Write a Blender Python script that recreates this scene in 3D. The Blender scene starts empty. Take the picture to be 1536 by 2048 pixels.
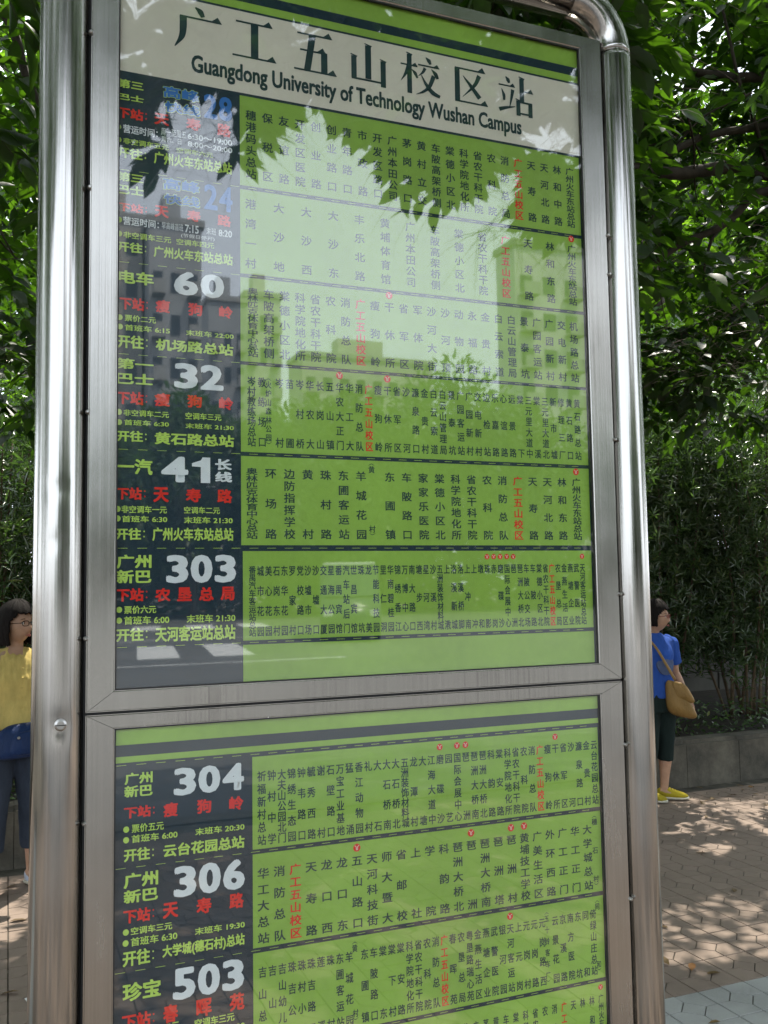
import bpy, bmesh, math, random
import numpy as np
from mathutils import Vector, Matrix, Euler, noise

sc = bpy.context.scene
C = sc.collection

# ------------------------------------------------------------------ camera
cam_d = bpy.data.cameras.new("camera")
cam = bpy.data.objects.new("camera", cam_d)
C.objects.link(cam)
cam_d.sensor_fit = 'VERTICAL'
cam_d.sensor_height = 36.0
cam_d.sensor_width = 27.0
cam_d.lens = 32.564
cam_d.clip_start = 0.05
cam_d.clip_end = 2000
CAM = Vector((-0.1568, -1.5238, 1.6798))
MR = Matrix(((0.926892, -0.014238, -0.375057), (-0.375014, -0.075994, -0.923899), (-0.015348, 0.997007, -0.075778)))
cam.matrix_world = Matrix.Translation(CAM) @ MR.to_4x4()
sc.camera = cam

# ------------------------------------------------------------------ sky, sun, exposure
SUN_EL, SUN_AZ = math.radians(62), math.radians(38)      # azimuth from +Y towards +X
world = bpy.data.worlds.new("World")
sc.world = world
world.use_nodes = True
wn = world.node_tree
bg = wn.nodes['Background']
sky = wn.nodes.new('ShaderNodeTexSky')
sky.sky_type = 'NISHITA'
sky.sun_disc = False
sky.sun_elevation = SUN_EL
sky.sun_rotation = SUN_AZ
sky.dust_density = 3.0
sky.air_density = 1.0
sky.ozone_density = 1.0
# thin bright haze over the whole sky, slightly uneven
wtc = wn.nodes.new('ShaderNodeTexCoord')
wnz = wn.nodes.new('ShaderNodeTexNoise')
wnz.inputs['Scale'].default_value = 2.2
wnz.inputs['Detail'].default_value = 5.0
wmr = wn.nodes.new('ShaderNodeMapRange')
wmr.inputs['From Min'].default_value = 0.3
wmr.inputs['From Max'].default_value = 0.7
wmr.inputs['To Min'].default_value = 0.62
wmr.inputs['To Max'].default_value = 0.82
wmx = wn.nodes.new('ShaderNodeMix')
wmx.data_type = 'RGBA'
wmx.inputs[7].default_value = (11.0, 11.9, 13.0, 1)
wn.links.new(wtc.outputs['Generated'], wnz.inputs['Vector'])
wn.links.new(wnz.outputs['Fac'], wmr.inputs['Value'])
wn.links.new(wmr.outputs[0], wmx.inputs[0])
wn.links.new(sky.outputs[0], wmx.inputs[6])
wn.links.new(wmx.outputs[2], bg.inputs[0])
bg.inputs[1].default_value = 0.15
sun_d = bpy.data.lights.new("sun", 'SUN')
sun_d.energy = 4.2
sun_d.angle = math.radians(0.55)
sun_d.color = (1.0, 0.93, 0.82)
sun = bpy.data.objects.new("sun", sun_d)
C.objects.link(sun)
SDIR = Vector((math.sin(SUN_AZ) * math.cos(SUN_EL), math.cos(SUN_AZ) * math.cos(SUN_EL), math.sin(SUN_EL)))
sun.rotation_euler = (-SDIR).to_track_quat('-Z', 'Y').to_euler()
sc.view_settings.view_transform = 'Standard'
sc.view_settings.look = 'None'
sc.view_settings.gamma = 1.0
sc.view_settings.exposure = 1.02
try:
    sc.view_settings.use_curve_mapping = False
except Exception:
    pass
sc.cycles.max_bounces = 10
sc.cycles.transparent_max_bounces = 24
sc.cycles.caustics_reflective = False
sc.cycles.caustics_refractive = False
sc.cycles.sample_clamp_indirect = 8.0
sc.cycles.use_denoising = True

# ------------------------------------------------------------------ materials
def srgb(r, g, b):
    f = lambda c: (c / 255 / 12.92) if c / 255 <= 0.04045 else ((c / 255 + 0.055) / 1.055) ** 2.4
    return (f(r), f(g), f(b))


class Mat:
    def __init__(self, name):
        self.m = bpy.data.materials.new(name)
        self.m.use_nodes = True
        self.t = self.m.node_tree
        self.b = self.t.nodes['Principled BSDF']
        self.out = self.t.nodes['Material Output']

    def n(self, kind, **kw):
        nd = self.t.nodes.new(kind)
        for k, v in kw.items():
            if k.startswith('i_'):
                nd.inputs[k[2:].replace('_', ' ')].default_value = v
            else:
                setattr(nd, k, v)
        return nd

    def l(self, a, b):
        self.t.links.new(a, b)

    def coords(self, scale=(1, 1, 1), kind='Object'):
        tc = self.n('ShaderNodeTexCoord')
        mp = self.n('ShaderNodeMapping')
        mp.inputs['Scale'].default_value = scale
        self.l(tc.outputs[kind], mp.inputs[0])
        return mp.outputs[0]

    def noise(self, scale, vec=None, detail=4.0, rough=0.55):
        nz = self.n('ShaderNodeTexNoise')
        nz.inputs['Scale'].default_value = scale
        nz.inputs['Detail'].default_value = detail
        nz.inputs['Roughness'].default_value = rough
        if vec is not None:
            self.l(vec, nz.inputs['Vector'])
        return nz.outputs['Fac']

    def ramp(self, fac, stops):
        r = self.n('ShaderNodeValToRGB')
        el = r.color_ramp.elements
        while len(el) < len(stops):
            el.new(0.5)
        for e, (p, c) in zip(el, stops):
            e.position = p
            e.color = (*c, 1) if len(c) == 3 else c
        self.l(fac, r.inputs[0])
        return r.outputs[0]

    def mix(self, fac, a, b, mode='MIX'):
        mx = self.n('ShaderNodeMix', data_type='RGBA', blend_type=mode)
        for sock, v in ((mx.inputs[0], fac), (mx.inputs[6], a), (mx.inputs[7], b)):
            if isinstance(v, (int, float)):
                sock.default_value = v
            elif isinstance(v, tuple):
                sock.default_value = (*v, 1) if len(v) == 3 else v
            else:
                self.l(v, sock)
        return mx.outputs[2]

    def math(self, op, a, b=None, c=None):
        mt = self.n('ShaderNodeMath', operation=op)
        for i, v in enumerate((a, b, c)):
            if v is None:
                continue
            if isinstance(v, (int, float)):
                mt.inputs[i].default_value = v
            else:
                self.l(v, mt.inputs[i])
        return mt.outputs[0]

    def bump(self, height, strength=0.3, dist=0.01):
        bp = self.n('ShaderNodeBump')
        bp.inputs['Strength'].default_value = strength
        bp.inputs['Distance'].default_value = dist
        self.l(height, bp.inputs['Height'])
        self.l(bp.outputs[0], self.b.inputs['Normal'])

    def set(self, color=None, rough=None, metal=None, spec=None):
        for k, v in (('Base Color', color), ('Roughness', rough), ('Metallic', metal), ('Specular IOR Level', spec)):
            if v is None:
                continue
            if isinstance(v, (int, float)):
                self.b.inputs[k].default_value = v
            elif isinstance(v, tuple):
                self.b.inputs[k].default_value = (*v, 1)
            else:
                self.l(v, self.b.inputs[k])
        return self


def simple(name, col, rough=0.6, var=0.15, scale=20, metal=0.0, bump=0.0, spec=0.5):
    m = Mat(name)
    v = m.noise(scale, m.coords())
    dark = tuple(c * (1 - var) for c in col)
    lite = tuple(min(1, c * (1 + var)) for c in col)
    m.set(m.ramp(v, [(0.3, dark), (0.7, lite)]), rough, metal, spec)
    if bump:
        m.bump(m.noise(scale * 6, m.coords()), bump, 0.004)
    return m.m


def steel(name, rough, base, streak):
    m = Mat(name)
    v1 = m.noise(1.0, m.coords((260, 260, 1.6)), 3)
    v2 = m.noise(5.0, m.coords((1, 1, 0.6)), 5)
    v3 = m.noise(40.0, m.coords(), 3)
    col = m.ramp(m.math('ADD', m.math('MULTIPLY', v1, 0.35), m.math('MULTIPLY', v2, 0.65)),
                 [(0.30, tuple(c * 0.52 for c in base)), (0.42, tuple(c * 0.82 for c in base)), (0.6, base), (0.85, tuple(min(1, c * 1.12) for c in base))])
    m.set(col, None, 1.0)
    r = m.math('MULTIPLY_ADD', v1, streak, rough)
    r = m.math('ADD', r, m.math('MULTIPLY', m.math('SUBTRACT', v2, 0.5), 0.34))
    m.l(r, m.b.inputs['Roughness'])
    h = m.math('ADD', m.math('MULTIPLY', v1, 0.30), m.math('MULTIPLY', v2, 1.0))
    m.bump(m.math('ADD', h, m.math('MULTIPLY', v3, 0.05)), 0.10, 0.004)
    return m.m


M = {}
M['tube'] = steel('polished_steel_tube', 0.06, (0.47, 0.455, 0.43), 0.20)
M['frame'] = steel('brushed_steel_frame', 0.20, (0.49, 0.475, 0.445), 0.06)
M['gap'] = simple('gasket_and_gap_shade', (0.015, 0.015, 0.015), 0.7)  # gasket black, also fills gaps and a slot to paint their shade
M['screw'] = simple('screw_steel', (0.45, 0.44, 0.42), 0.3, metal=1.0)


def printed(name, col, var=0.05):
    m = Mat(name)
    v = m.noise(3.0, m.coords(), 6)
    v2 = m.noise(60.0, m.coords(), 2)
    c = m.ramp(m.math('ADD', m.math('MULTIPLY', v, 0.8), m.math('MULTIPLY', v2, 0.2)),
               [(0.35, tuple(x * (1 - var) for x in col)), (0.65, tuple(min(1, x * (1 + var)) for x in col))])
    m.set(c, 0.45, 0.0, 0.3)
    return m.m


M['p_green'] = printed('printed_lime_green', srgb(142, 180, 72), 0.13)
M['p_navy'] = printed('printed_dark_teal', srgb(8, 38, 54))
M['p_cream'] = printed('printed_cream', srgb(222, 216, 200))
M['p_white'] = printed('printed_white', srgb(222, 228, 232))
M['p_black'] = printed('printed_lettering_dark', srgb(20, 52, 56))
M['p_red'] = printed('printed_red', srgb(222, 36, 24))
M['p_lime'] = printed('printed_pale_lime', srgb(186, 218, 96))
M['p_blue'] = printed('printed_blue', srgb(44, 112, 190))

# glass: clear pane, Schlick reflection from the true angle on both faces
g = Mat('clear_glass')
geo = g.n('ShaderNodeNewGeometry')
dot = g.n('ShaderNodeVectorMath', operation='DOT_PRODUCT')
g.l(geo.outputs['Normal'], dot.inputs[0])
g.l(geo.outputs['Incoming'], dot.inputs[1])
ab = g.math('ABSOLUTE', dot.outputs['Value'])
om = g.math('SUBTRACT', 1.0, ab)
p5 = g.math('POWER', om, 5.0)
fr = g.math('MULTIPLY_ADD', p5, 0.932, 0.068)
tr = g.n('ShaderNodeBsdfTransparent')
tr.inputs[0].default_value = (0.985, 0.995, 0.985, 1)
gl = g.n('ShaderNodeBsdfGlossy')
gl.inputs['Roughness'].default_value = 0.02
gl.inputs['Color'].default_value = (1, 1, 1, 1)
mxs = g.n('ShaderNodeMixShader')
g.l(fr, mxs.inputs[0])
g.l(tr.outputs[0], mxs.inputs[1])
g.l(gl.outputs[0], mxs.inputs[2])
# thin film of dust
df = g.n('ShaderNodeBsdfDiffuse')
df.inputs[0].default_value = (0.5, 0.48, 0.44, 1)
dn = g.noise(7.0, g.coords((1, 1, 0.5)), 8, 0.7)
dfac = g.math('MULTIPLY', g.math('MAXIMUM', g.math('SUBTRACT', dn, 0.50), 0.0), 0.09)
mx2 = g.n('ShaderNodeMixShader')
g.l(dfac, mx2.inputs[0])
g.l(mxs.outputs[0], mx2.inputs[1])
g.l(df.outputs[0], mx2.inputs[2])
g.l(mx2.outputs[0], g.out.inputs[0])
M['glass'] = g.m


def leafmat(name, top, trans, rough=0.38, tfac=0.4, spec=0.5):
    m = Mat(name)
    isl = m.n('ShaderNodeNewGeometry').outputs['Random Per Island']
    oi = m.n('ShaderNodeObjectInfo').outputs['Random']
    r = m.math('FRACT', m.math('ADD', isl, oi))
    col = m.ramp(r, [(0.0, tuple(c * 0.6 for c in top)), (0.5, top), (0.93, tuple(c * 1.35 for c in top)),
                     (1.0, (top[0] * 2.4, top[1] * 1.5, top[2] * 0.9))])
    v = m.noise(30, m.coords(), 3)
    col = m.mix(m.math('MULTIPLY', v, 0.4), col, tuple(c * 0.5 for c in top))
    m.set(col, rough, 0.0, spec)
    tl = m.n('ShaderNodeBsdfTranslucent')
    tc = m.ramp(r, [(0.0, tuple(c * 0.7 for c in trans)), (1.0, tuple(min(1, c * 1.2) for c in trans))])
    m.l(tc, tl.inputs[0])
    mx = m.n('ShaderNodeMixShader')
    mx.inputs[0].default_value = tfac
    m.l(m.b.outputs[0], mx.inputs[1])
    m.l(tl.outputs[0], mx.inputs[2])
    m.l(mx.outputs[0], m.out.inputs[0])
    return m.m


M['leaf'] = leafmat('broad_leaf', (0.013, 0.034, 0.007), (0.10, 0.25, 0.008), 0.42, 0.34)
M['backleaf'] = leafmat('sunlight_toned_leaf', (0.030, 0.070, 0.014), (0.24, 0.48, 0.02), 0.40, 0.48)  # brighter copy of the broad leaf, sunlight put into its colour
M['oleander'] = leafmat('oleander_leaf', (0.070, 0.110, 0.050), (0.14, 0.30, 0.04), 0.22, 0.25, 1.0)
M['farleaf'] = leafmat('far_leaf', (0.045, 0.09, 0.025), (0.12, 0.26, 0.03), 0.45, 0.3)
M['bark'] = simple('grey_brown_bark', (0.045, 0.033, 0.024), 0.9, 0.4, 14, bump=0.6)
M['stem'] = simple('shrub_stem', (0.11, 0.075, 0.04), 0.8, 0.3, 20)
M['soil'] = simple('dark_soil', (0.035, 0.026, 0.018), 0.95, 0.4, 12, bump=0.8)


def paver_mat(name, a, b):
    m = Mat(name)
    g_ = m.n('ShaderNodeNewGeometry')
    oi = m.n('ShaderNodeObjectInfo').outputs['Random']
    r = m.math('FRACT', m.math('ADD', g_.outputs['Random Per Island'], oi))
    pos = m.n('ShaderNodeMapping')
    m.l(g_.outputs['Position'], pos.inputs[0])
    base = m.mix(r, a, b)
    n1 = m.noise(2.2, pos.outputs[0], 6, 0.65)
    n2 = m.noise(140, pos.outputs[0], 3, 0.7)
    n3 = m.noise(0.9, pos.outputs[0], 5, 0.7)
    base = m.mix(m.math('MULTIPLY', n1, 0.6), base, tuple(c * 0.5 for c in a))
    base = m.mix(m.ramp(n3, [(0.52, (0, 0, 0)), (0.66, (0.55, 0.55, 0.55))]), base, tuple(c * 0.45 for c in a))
    base = m.mix(m.math('MULTIPLY', n2, 0.30), base, tuple(min(1, c * 1.5) for c in b))
    m.set(base, 0.85)
    m.bump(n2, 0.25, 0.002)
    return m.m


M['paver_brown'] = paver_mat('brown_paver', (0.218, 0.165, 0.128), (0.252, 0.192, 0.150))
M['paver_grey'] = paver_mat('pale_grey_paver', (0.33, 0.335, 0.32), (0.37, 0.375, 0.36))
m_ = Mat('joint_sand')
v_ = m_.noise(9, m_.coords(), 5)
m_.set(m_.ramp(v_, [(0.35, (0.05, 0.045, 0.035)), (0.62, (0.10, 0.09, 0.07)), (0.75, (0.30, 0.27, 0.22))]), 0.95)
M['joint'] = m_.m
m_ = Mat('weathered_concrete')
c_ = m_.coords()
v_ = m_.noise(3.5, c_, 8, 0.7)
v2_ = m_.noise(60, c_, 4)
m_.set(m_.mix(m_.math('MULTIPLY', v2_, 0.35), m_.ramp(v_, [(0.34, (0.030, 0.027, 0.021)), (0.5, (0.085, 0.074, 0.056)), (0.66, (0.15, 0.132, 0.10))]), (0.12, 0.12, 0.10)), 0.9)
m_.bump(m_.math('ADD', v2_, v_), 0.35, 0.006)
M['concrete'] = m_.m
M['walltile'] = simple('yellowish_wall_block', (0.30, 0.25, 0.15), 0.8, 0.3, 3, bump=0.3)
M['wallpale'] = simple('pale_wall_block', (0.10, 0.095, 0.08), 0.8, 0.25, 3, bump=0.3)
m_ = Mat('asphalt')
v_ = m_.noise(0.25, m_.coords(), 6)
v2_ = m_.noise(300, m_.coords(), 2)
m_.set(m_.mix(m_.math('MULTIPLY', v2_, 0.5), m_.ramp(v_, [(0.35, (0.075, 0.075, 0.075)), (0.65, (0.115, 0.112, 0.108))]), (0.14, 0.14, 0.135)), 0.85)
M['asphalt'] = m_.m
M['roadpaint'] = simple('worn_road_paint', (0.62, 0.62, 0.60), 0.7, 0.18, 4)
M['ground'] = simple('packed_ground', (0.12, 0.10, 0.075), 0.95, 0.3, 1.0)
M['bldg_a'] = simple('pale_grey_render', (0.34, 0.35, 0.36), 0.85, 0.12, 0.3)
M['bldg_b'] = simple('cream_tile_facade', (0.42, 0.41, 0.38), 0.85, 0.12, 0.3)
M['bldg_c'] = simple('white_tile_facade', (0.50, 0.50, 0.49), 0.85, 0.10, 0.3)
M['window'] = simple('dark_window_glass', (0.03, 0.04, 0.05), 0.12, 0.2, 1.0)
M['slab'] = simple('balcony_concrete', (0.30, 0.30, 0.29), 0.85, 0.1, 1.0)
M['cardark'] = simple('dark_blue_car_paint', (0.03, 0.035, 0.05), 0.3, 0.02, 2)
M['carwhite'] = simple('white_roof_highlight', (0.50, 0.50, 0.49), 0.25, 0.02, 2)
M['rubber'] = simple('black_rubber', (0.02, 0.02, 0.02), 0.8)
M['chrome'] = simple('chrome_rim', (0.5, 0.5, 0.5), 0.25, metal=1.0)
M['lamp'] = simple('headlamp_lens', (0.6, 0.6, 0.6), 0.1)
M['paper'] = simple('white_paper', (0.75, 0.75, 0.73), 0.7, 0.05)

# ------------------------------------------------------------------ object helpers
def tag(o, label=None, category=None, group=None, kind=None):
    if label:
        o['label'] = label
    if category:
        o['category'] = category
    if group:
        o['group'] = group
    if kind:
        o['kind'] = kind
    return o


def empty(name, loc=(0, 0, 0), rz=0.0):
    o = bpy.data.objects.new(name, None)
    C.objects.link(o)
    o.location = loc
    o.rotation_euler = (0, 0, rz)
    return o


def link(name, me, mat=None, parent=None, smooth=False):
    o = bpy.data.objects.new(name, me)
    C.objects.link(o)
    if mat is not None:
        if isinstance(mat, (list, tuple)):
            for k in mat:
                me.materials.append(k)
        else:
            me.materials.append(mat)
    if parent is not None:
        o.parent = parent
    if smooth:
        me.shade_smooth()
    return o


def from_bm(name, bm, mat=None, parent=None, smooth=False):
    me = bpy.data.meshes.new(name)
    bm.normal_update()
    bm.to_mesh(me)
    bm.free()
    return link(name, me, mat, parent, smooth)


def np_mesh(name, verts, faces_flat, sizes):
    """verts (N,3); faces_flat loop vertex indices; sizes per polygon"""
    me = bpy.data.meshes.new(name)
    me.vertices.add(len(verts))
    me.vertices.foreach_set('co', np.asarray(verts, dtype=np.float32).ravel())
    me.loops.add(len(faces_flat))
    me.loops.foreach_set('vertex_index', np.asarray(faces_flat, dtype=np.int32))
    sizes = np.asarray(sizes, dtype=np.int32)
    me.polygons.add(len(sizes))
    me.polygons.foreach_set('loop_start', (np.cumsum(sizes) - sizes).astype(np.int32))
    me.polygons.foreach_set('loop_total', sizes)
    me.update(calc_edges=True)
    me.validate()
    return me


def box(bm, x0, x1, y0, y1, z0, z1):
    vs = [bm.verts.new(p) for p in ((x0, y0, z0), (x1, y0, z0), (x1, y1, z0), (x0, y1, z0),
                                    (x0, y0, z1), (x1, y0, z1), (x1, y1, z1), (x0, y1, z1))]
    for f in ((0, 3, 2, 1), (4, 5, 6, 7), (0, 1, 5, 4), (1, 2, 6, 5), (2, 3, 7, 6), (3, 0, 4, 7)):
        bm.faces.new([vs[i] for i in f])
    return vs


def boxo(name, dims, mat, parent=None, bevel=0.0):
    bm = bmesh.new()
    box(bm, *dims)
    if bevel:
        bmesh.ops.bevel(bm, geom=bm.edges[:], offset=bevel, segments=2, affect='EDGES', profile=0.6)
    return from_bm(name, bm, mat, parent)


def sheet(name, x0, x1, z0, z1, y, mat, parent=None):
    """a flat printed area facing -Y"""
    bm = bmesh.new()
    bm.faces.new([bm.verts.new(p) for p in ((x0, y, z0), (x1, y, z0), (x1, y, z1), (x0, y, z1))])
    return from_bm(name, bm, mat, parent)


def loft(bm, pts, radii, n=12, ref=(1, 0, 0), cap=True):
    pts = [Vector(p) for p in pts]
    ref = Vector(ref)
    rings = []
    for i, p in enumerate(pts):
        a = pts[max(0, i - 1)]
        b = pts[min(len(pts) - 1, i + 1)]
        t = (b - a).normalized()
        u = ref - ref.dot(t) * t
        if u.length < 1e-3:
            u = Vector((0, 1, 0)) - Vector((0, 1, 0)).dot(t) * t
        u.normalize()
        v = t.cross(u)
        r = radii[i]
        ra, rb = (r, r) if isinstance(r, (int, float)) else r
        rings.append([bm.verts.new(p + u * (ra * math.cos(k * 2 * math.pi / n)) + v * (rb * math.sin(k * 2 * math.pi / n))) for k in range(n)])
    for r0, r1 in zip(rings, rings[1:]):
        for k in range(n):
            bm.faces.new((r0[k], r0[(k + 1) % n], r1[(k + 1) % n], r1[k]))
    if cap:
        bm.faces.new(rings[0][::-1])
        bm.faces.new(rings[-1])
    return rings


def smooth_path(pts, k=6):
    """Catmull-Rom through points"""
    P = [Vector(p) for p in pts]
    P = [P[0] * 2 - P[1]] + P + [P[-1] * 2 - P[-2]]
    out = []
    for i in range(1, len(P) - 2):
        for j in range(k):
            t = j / k
            a, b, c, d = P[i - 1], P[i], P[i + 1], P[i + 2]
            out.append(0.5 * ((2 * b) + (c - a) * t + (2 * a - 5 * b + 4 * c - d) * t * t + (3 * b - a - 3 * c + d) * t ** 3))
    out.append(P[-2])
    return out


def lerp_list(vals, n):
    m_ = len(vals) - 1
    out = []
    for i in range(n):
        t = i / (n - 1) * m_
        k = min(int(t), m_ - 1)
        out.append(vals[k] + (vals[k + 1] - vals[k]) * (t - k))
    return out

# ================================================================== SETTING
rng = np.random.default_rng(7)
random.seed(7)


def ground_box(name, dims, mat):
    o = boxo(name, dims, mat)
    return tag(o, kind='structure')


ground_box('ground', (-300, 300, -300, 300, -0.6, -0.135), M['ground'])
ground_box('road', (-120, 120, -52, -5.42, -0.3, -0.12), M['asphalt'])
ground_box('pavement', (-30, 40, -5.22, 4.70, -0.3, -0.006), M['joint'])
ground_box('kerb', (-30, 40, -5.42, -5.22, -0.3, 0.004), M['concrete'])
ground_box('planting_bed', (-30, 40, 4.84, 7.9, -0.1, 0.27), M['soil'])
ground_box('far_pavement', (-120, 120, -60, -52, -0.3, 0.0), M['concrete'])

# ---- road markings (lines along the road, a zebra crossing)
def marking(name, x0, x1, y0, y1, skew=0.0):
    bm = bmesh.new()
    z = -0.116
    bm.faces.new([bm.verts.new(p) for p in ((x0, y0, z), (x1, y0, z), (x1 + skew, y1, z), (x0 + skew, y1, z))])
    return tag(from_bm(name, bm, M['roadpaint']), kind='structure')


for yy in (-20.0, -30.0, -46.0):
    marking('road_marking_line', -60, 6.5 - yy * 0.05, yy - 0.09, yy + 0.09)
for i in range(9):
    x0 = 1.4 + i * 1.9 - 11.3
    marking('crossing_stripe', x0, x0 + 1.05, -26.8, -22.0, -0.6)
for i in range(9):
    x0 = 1.0 + i * 2.3 - 9.8
    marking('crossing_stripe', x0, x0 + 1.2, -41.0, -37.0, -0.6)

# ---- paving stones: square units cut into four pentagons round a small diamond
PX, PY = 0.2365, 0.2365
OX, OY = 2.705, 1.631          # a joint crossing measured on the photograph
GAP = 0.0030


def unit_pieces():
    h = 0.11825
    d = 0.061
    out = []
    out.append([(d, 0), (0, d), (-d, 0), (0, -d)])
    for q in range(4):
        c, s = math.cos(q * math.pi / 2), math.sin(q * math.pi / 2)
        poly = [(h, 0), (h, h), (0, h), (0, d), (d, 0)]
        out.append([(x * c - y * s, x * s + y * c) for x, y in poly])
    return out


def piece_geometry(poly, inner=0.0012):
    """top face inset, chamfer, sides, as arrays"""
    P = np.array(poly)
    c = P.mean(0)
    n = len(P)
    # orient ccw
    if sum(P[i][0] * P[(i + 1) % n][1] - P[(i + 1) % n][0] * P[i][1] for i in range(n)) < 0:
        P = P[::-1]

    def inset(P, g):
        out = []
        gs = []
        for i in range(n):
            mid = (P[i] + P[(i + 1) % n]) / 2
            outer = max(abs(mid[0]), abs(mid[1])) > 0.117
            gs.append(g if outer else g * 0.75)
        for i in range(n):
            a, b, d = P[i - 1], P[i], P[(i + 1) % n]
            e1 = (b - a) / np.linalg.norm(b - a)
            e2 = (d - b) / np.linalg.norm(d - b)
            n1 = np.array([-e1[1], e1[0]])
            n2 = np.array([-e2[1], e2[0]])
            g1, g2 = gs[i - 1], gs[i]
            c_ = n1 @ n2
            dn_ = max(1 - c_ * c_, 0.05)
            out.append(b + n1 * (g1 - g2 * c_) / dn_ + n2 * (g2 - g1 * c_) / dn_)
        return np.array(out)
    lo, mid, top = inset(P, GAP * 0.8), inset(P, GAP), inset(P, GAP + 0.0012)
    V = np.concatenate([np.c_[lo, np.full(n, -0.008)], np.c_[mid, np.full(n, -0.0018)], np.c_[top, np.zeros(n)]])
    faces = [[2 * n + i for i in range(n)]]
    for i in range(n):
        j = (i + 1) % n
        faces.append([i, j, n + j, n + i])
        faces.append([n + i, n + j, 2 * n + j, 2 * n + i])
    return V, faces


PIECES = [piece_geometry(p) for p in unit_pieces()]
piece_mesh = {}
for mk in ('paver_brown', 'paver_grey'):
    for k, (V, F) in enumerate(PIECES):
        me = np_mesh('paving_stone', V, [i for f in F for i in f], [len(f) for f in F])
        me.shade_flat()
        me.materials.append(M[mk])
        piece_mesh[mk, k] = me
pav = bpy.data.objects['pavement']
cells = []
for i in range(-34, 34):
    for j in range(-29, 13):
        cx, cy = OX + (i + 0.5) * PX, OY + (j + 0.5) * PY
        if cy - PY / 2 < -5.2 or cy + PY / 2 > 4.60:
            continue
        cells.append((cx, cy, j))
CI = cam.matrix_world.inverted()


def project(p):
    v = CI @ Vector(p)
    if v.z > -0.05:
        return None
    f = 32.564 / 36 * 2048
    return (768 + v.x / -v.z * f, 1024 - v.y / -v.z * f, -v.z)


near = []
rest = {'paver_brown': [], 'paver_grey': []}
for cx, cy, j in cells:
    mk = 'paver_grey' if -4 <= j < 0 else 'paver_brown'
    pr = project((cx, cy, 0))
    vis = pr and cy > 0 and ((1322 < pr[0] < 1545) or (-8 < pr[0] < 72)) and pr[1] < 2075
    for k in range(5):
        V0 = PIECES[k][0].mean(0)
        rec = (cx, cy, k, mk, rng.normal(0, 0.0005), rng.normal(0, 0.0022), rng.normal(0, 0.0022))
        if vis:
            near.append((pr[2], rec))
        else:
            rest[mk].append(rec)
near.sort(key=lambda t: t[0])
for d_, r_ in near[300:]:
    rest[r_[3]].append(r_)
for d_, (cx, cy, k, mk, dz, rx, ry) in near[:300]:
    o = bpy.data.objects.new('paving_stone', piece_mesh[mk, k])
    C.objects.link(o)
    o.location = (cx, cy, dz)
    o.rotation_euler = (rx, ry, 0)
    o.parent = pav
for mk, recs in rest.items():
    VV, FF, SS, off = [], [], [], 0
    for cx, cy, k, _, dz, rx, ry in recs:
        V, F = PIECES[k]
        W_ = V.copy()
        W_[:, 2] += dz + V[:, 1] * rx - V[:, 0] * ry
        W_[:, 0] += cx
        W_[:, 1] += cy
        VV.append(W_)
        for f in F:
            FF.extend([q + off for q in f])
            SS.append(len(f))
        off += len(V)
    me = np_mesh('paving_stones', np.concatenate(VV), FF, SS)
    me.shade_flat()
    o = link('paving_stones', me, M[mk], pav)
    tag(o, kind='stuff')

# ---- planter wall of concrete blocks
wall = tag(empty('planter_wall', (0, 4.62, 0)), 'low weathered concrete kerb wall in front of the oleander hedge', 'wall')
bx = -2.35
k = 0
while bx < 11:
    L = 0.56 + 0.02 * math.sin(k * 2.3)
    bm = bmesh.new()
    box(bm, bx + 0.0016, bx + L - 0.0016, 0, 0.22, -0.02, 0.362 + 0.004 * math.sin(k * 1.7))
    bmesh.ops.subdivide_edges(bm, edges=[e for e in bm.edges if abs(e.verts[0].co.x - e.verts[1].co.x) > 0.1], cuts=4)
    bmesh.ops.bevel(bm, geom=[e for e in bm.edges if e.verts[0].co.z > 0.3 and e.verts[1].co.z > 0.3 and abs(e.verts[0].co.x - e.verts[1].co.x) > 0.02 and abs(e.verts[0].co.y - e.verts[1].co.y) < 0.01], offset=0.03, segments=4, affect='EDGES')
    for v in bm.verts:
        nn = noise.noise(Vector((v.co.x * 3, v.co.y * 3, v.co.z * 5 + k)))
        v.co.y += nn * 0.008
        v.co.z += (nn * 0.007 if v.co.z > 0.2 else 0)
    o = from_bm('wall_block', bm, M['concrete'], wall)
    bx += L
    k += 1

# ---- boundary wall behind the hedge
bw = tag(empty('boundary_wall', (0, 7.95, 0)), 'block wall glimpsed through gaps in the hedge', 'wall')
bmL = bmesh.new()
box(bmL, -0.15, 0.15, -0.1, 0.1, -0.075, 0.075)
bmesh.ops.bevel(bmL, geom=bmL.edges[:], offset=0.006, segments=1, affect='EDGES')
me1 = bpy.data.meshes.new('wall_block')
bmL.to_mesh(me1)
me1.materials.append(M['walltile'])
bmL.free()
bmL = bmesh.new()
box(bmL, -0.3, 0.3, -0.1, 0.1, -0.12, 0.12)
bmesh.ops.bevel(bmL, geom=bmL.edges[:], offset=0.008, segments=1, affect='EDGES')
me2 = bpy.data.meshes.new('wall_block')
bmL.to_mesh(me2)
me2.materials.append(M['wallpale'])
bmL.free()
for r in range(19):
    for c in range(5):
        o = bpy.data.objects.new('wall_block', me1)
        C.objects.link(o)
        o.parent = bw
        o.location = (-1.35 + c * 0.306 + (0.15 if r % 2 else 0), rng.normal(0, 0.003), 0.08 + r * 0.156)
for r in range(8):
    for c in range(16):
        o = bpy.data.objects.new('wall_block', me2)
        C.objects.link(o)
        o.parent = bw
        o.location = (0.9 + c * 0.606 + (0.3 if r % 2 else 0), rng.normal(0, 0.003), 0.12 + r * 0.246)
boxo('mortar_core', (-1.6, 10.5, -0.06, 0.06, 0, 1.9), M['concrete'], bw)

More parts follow.
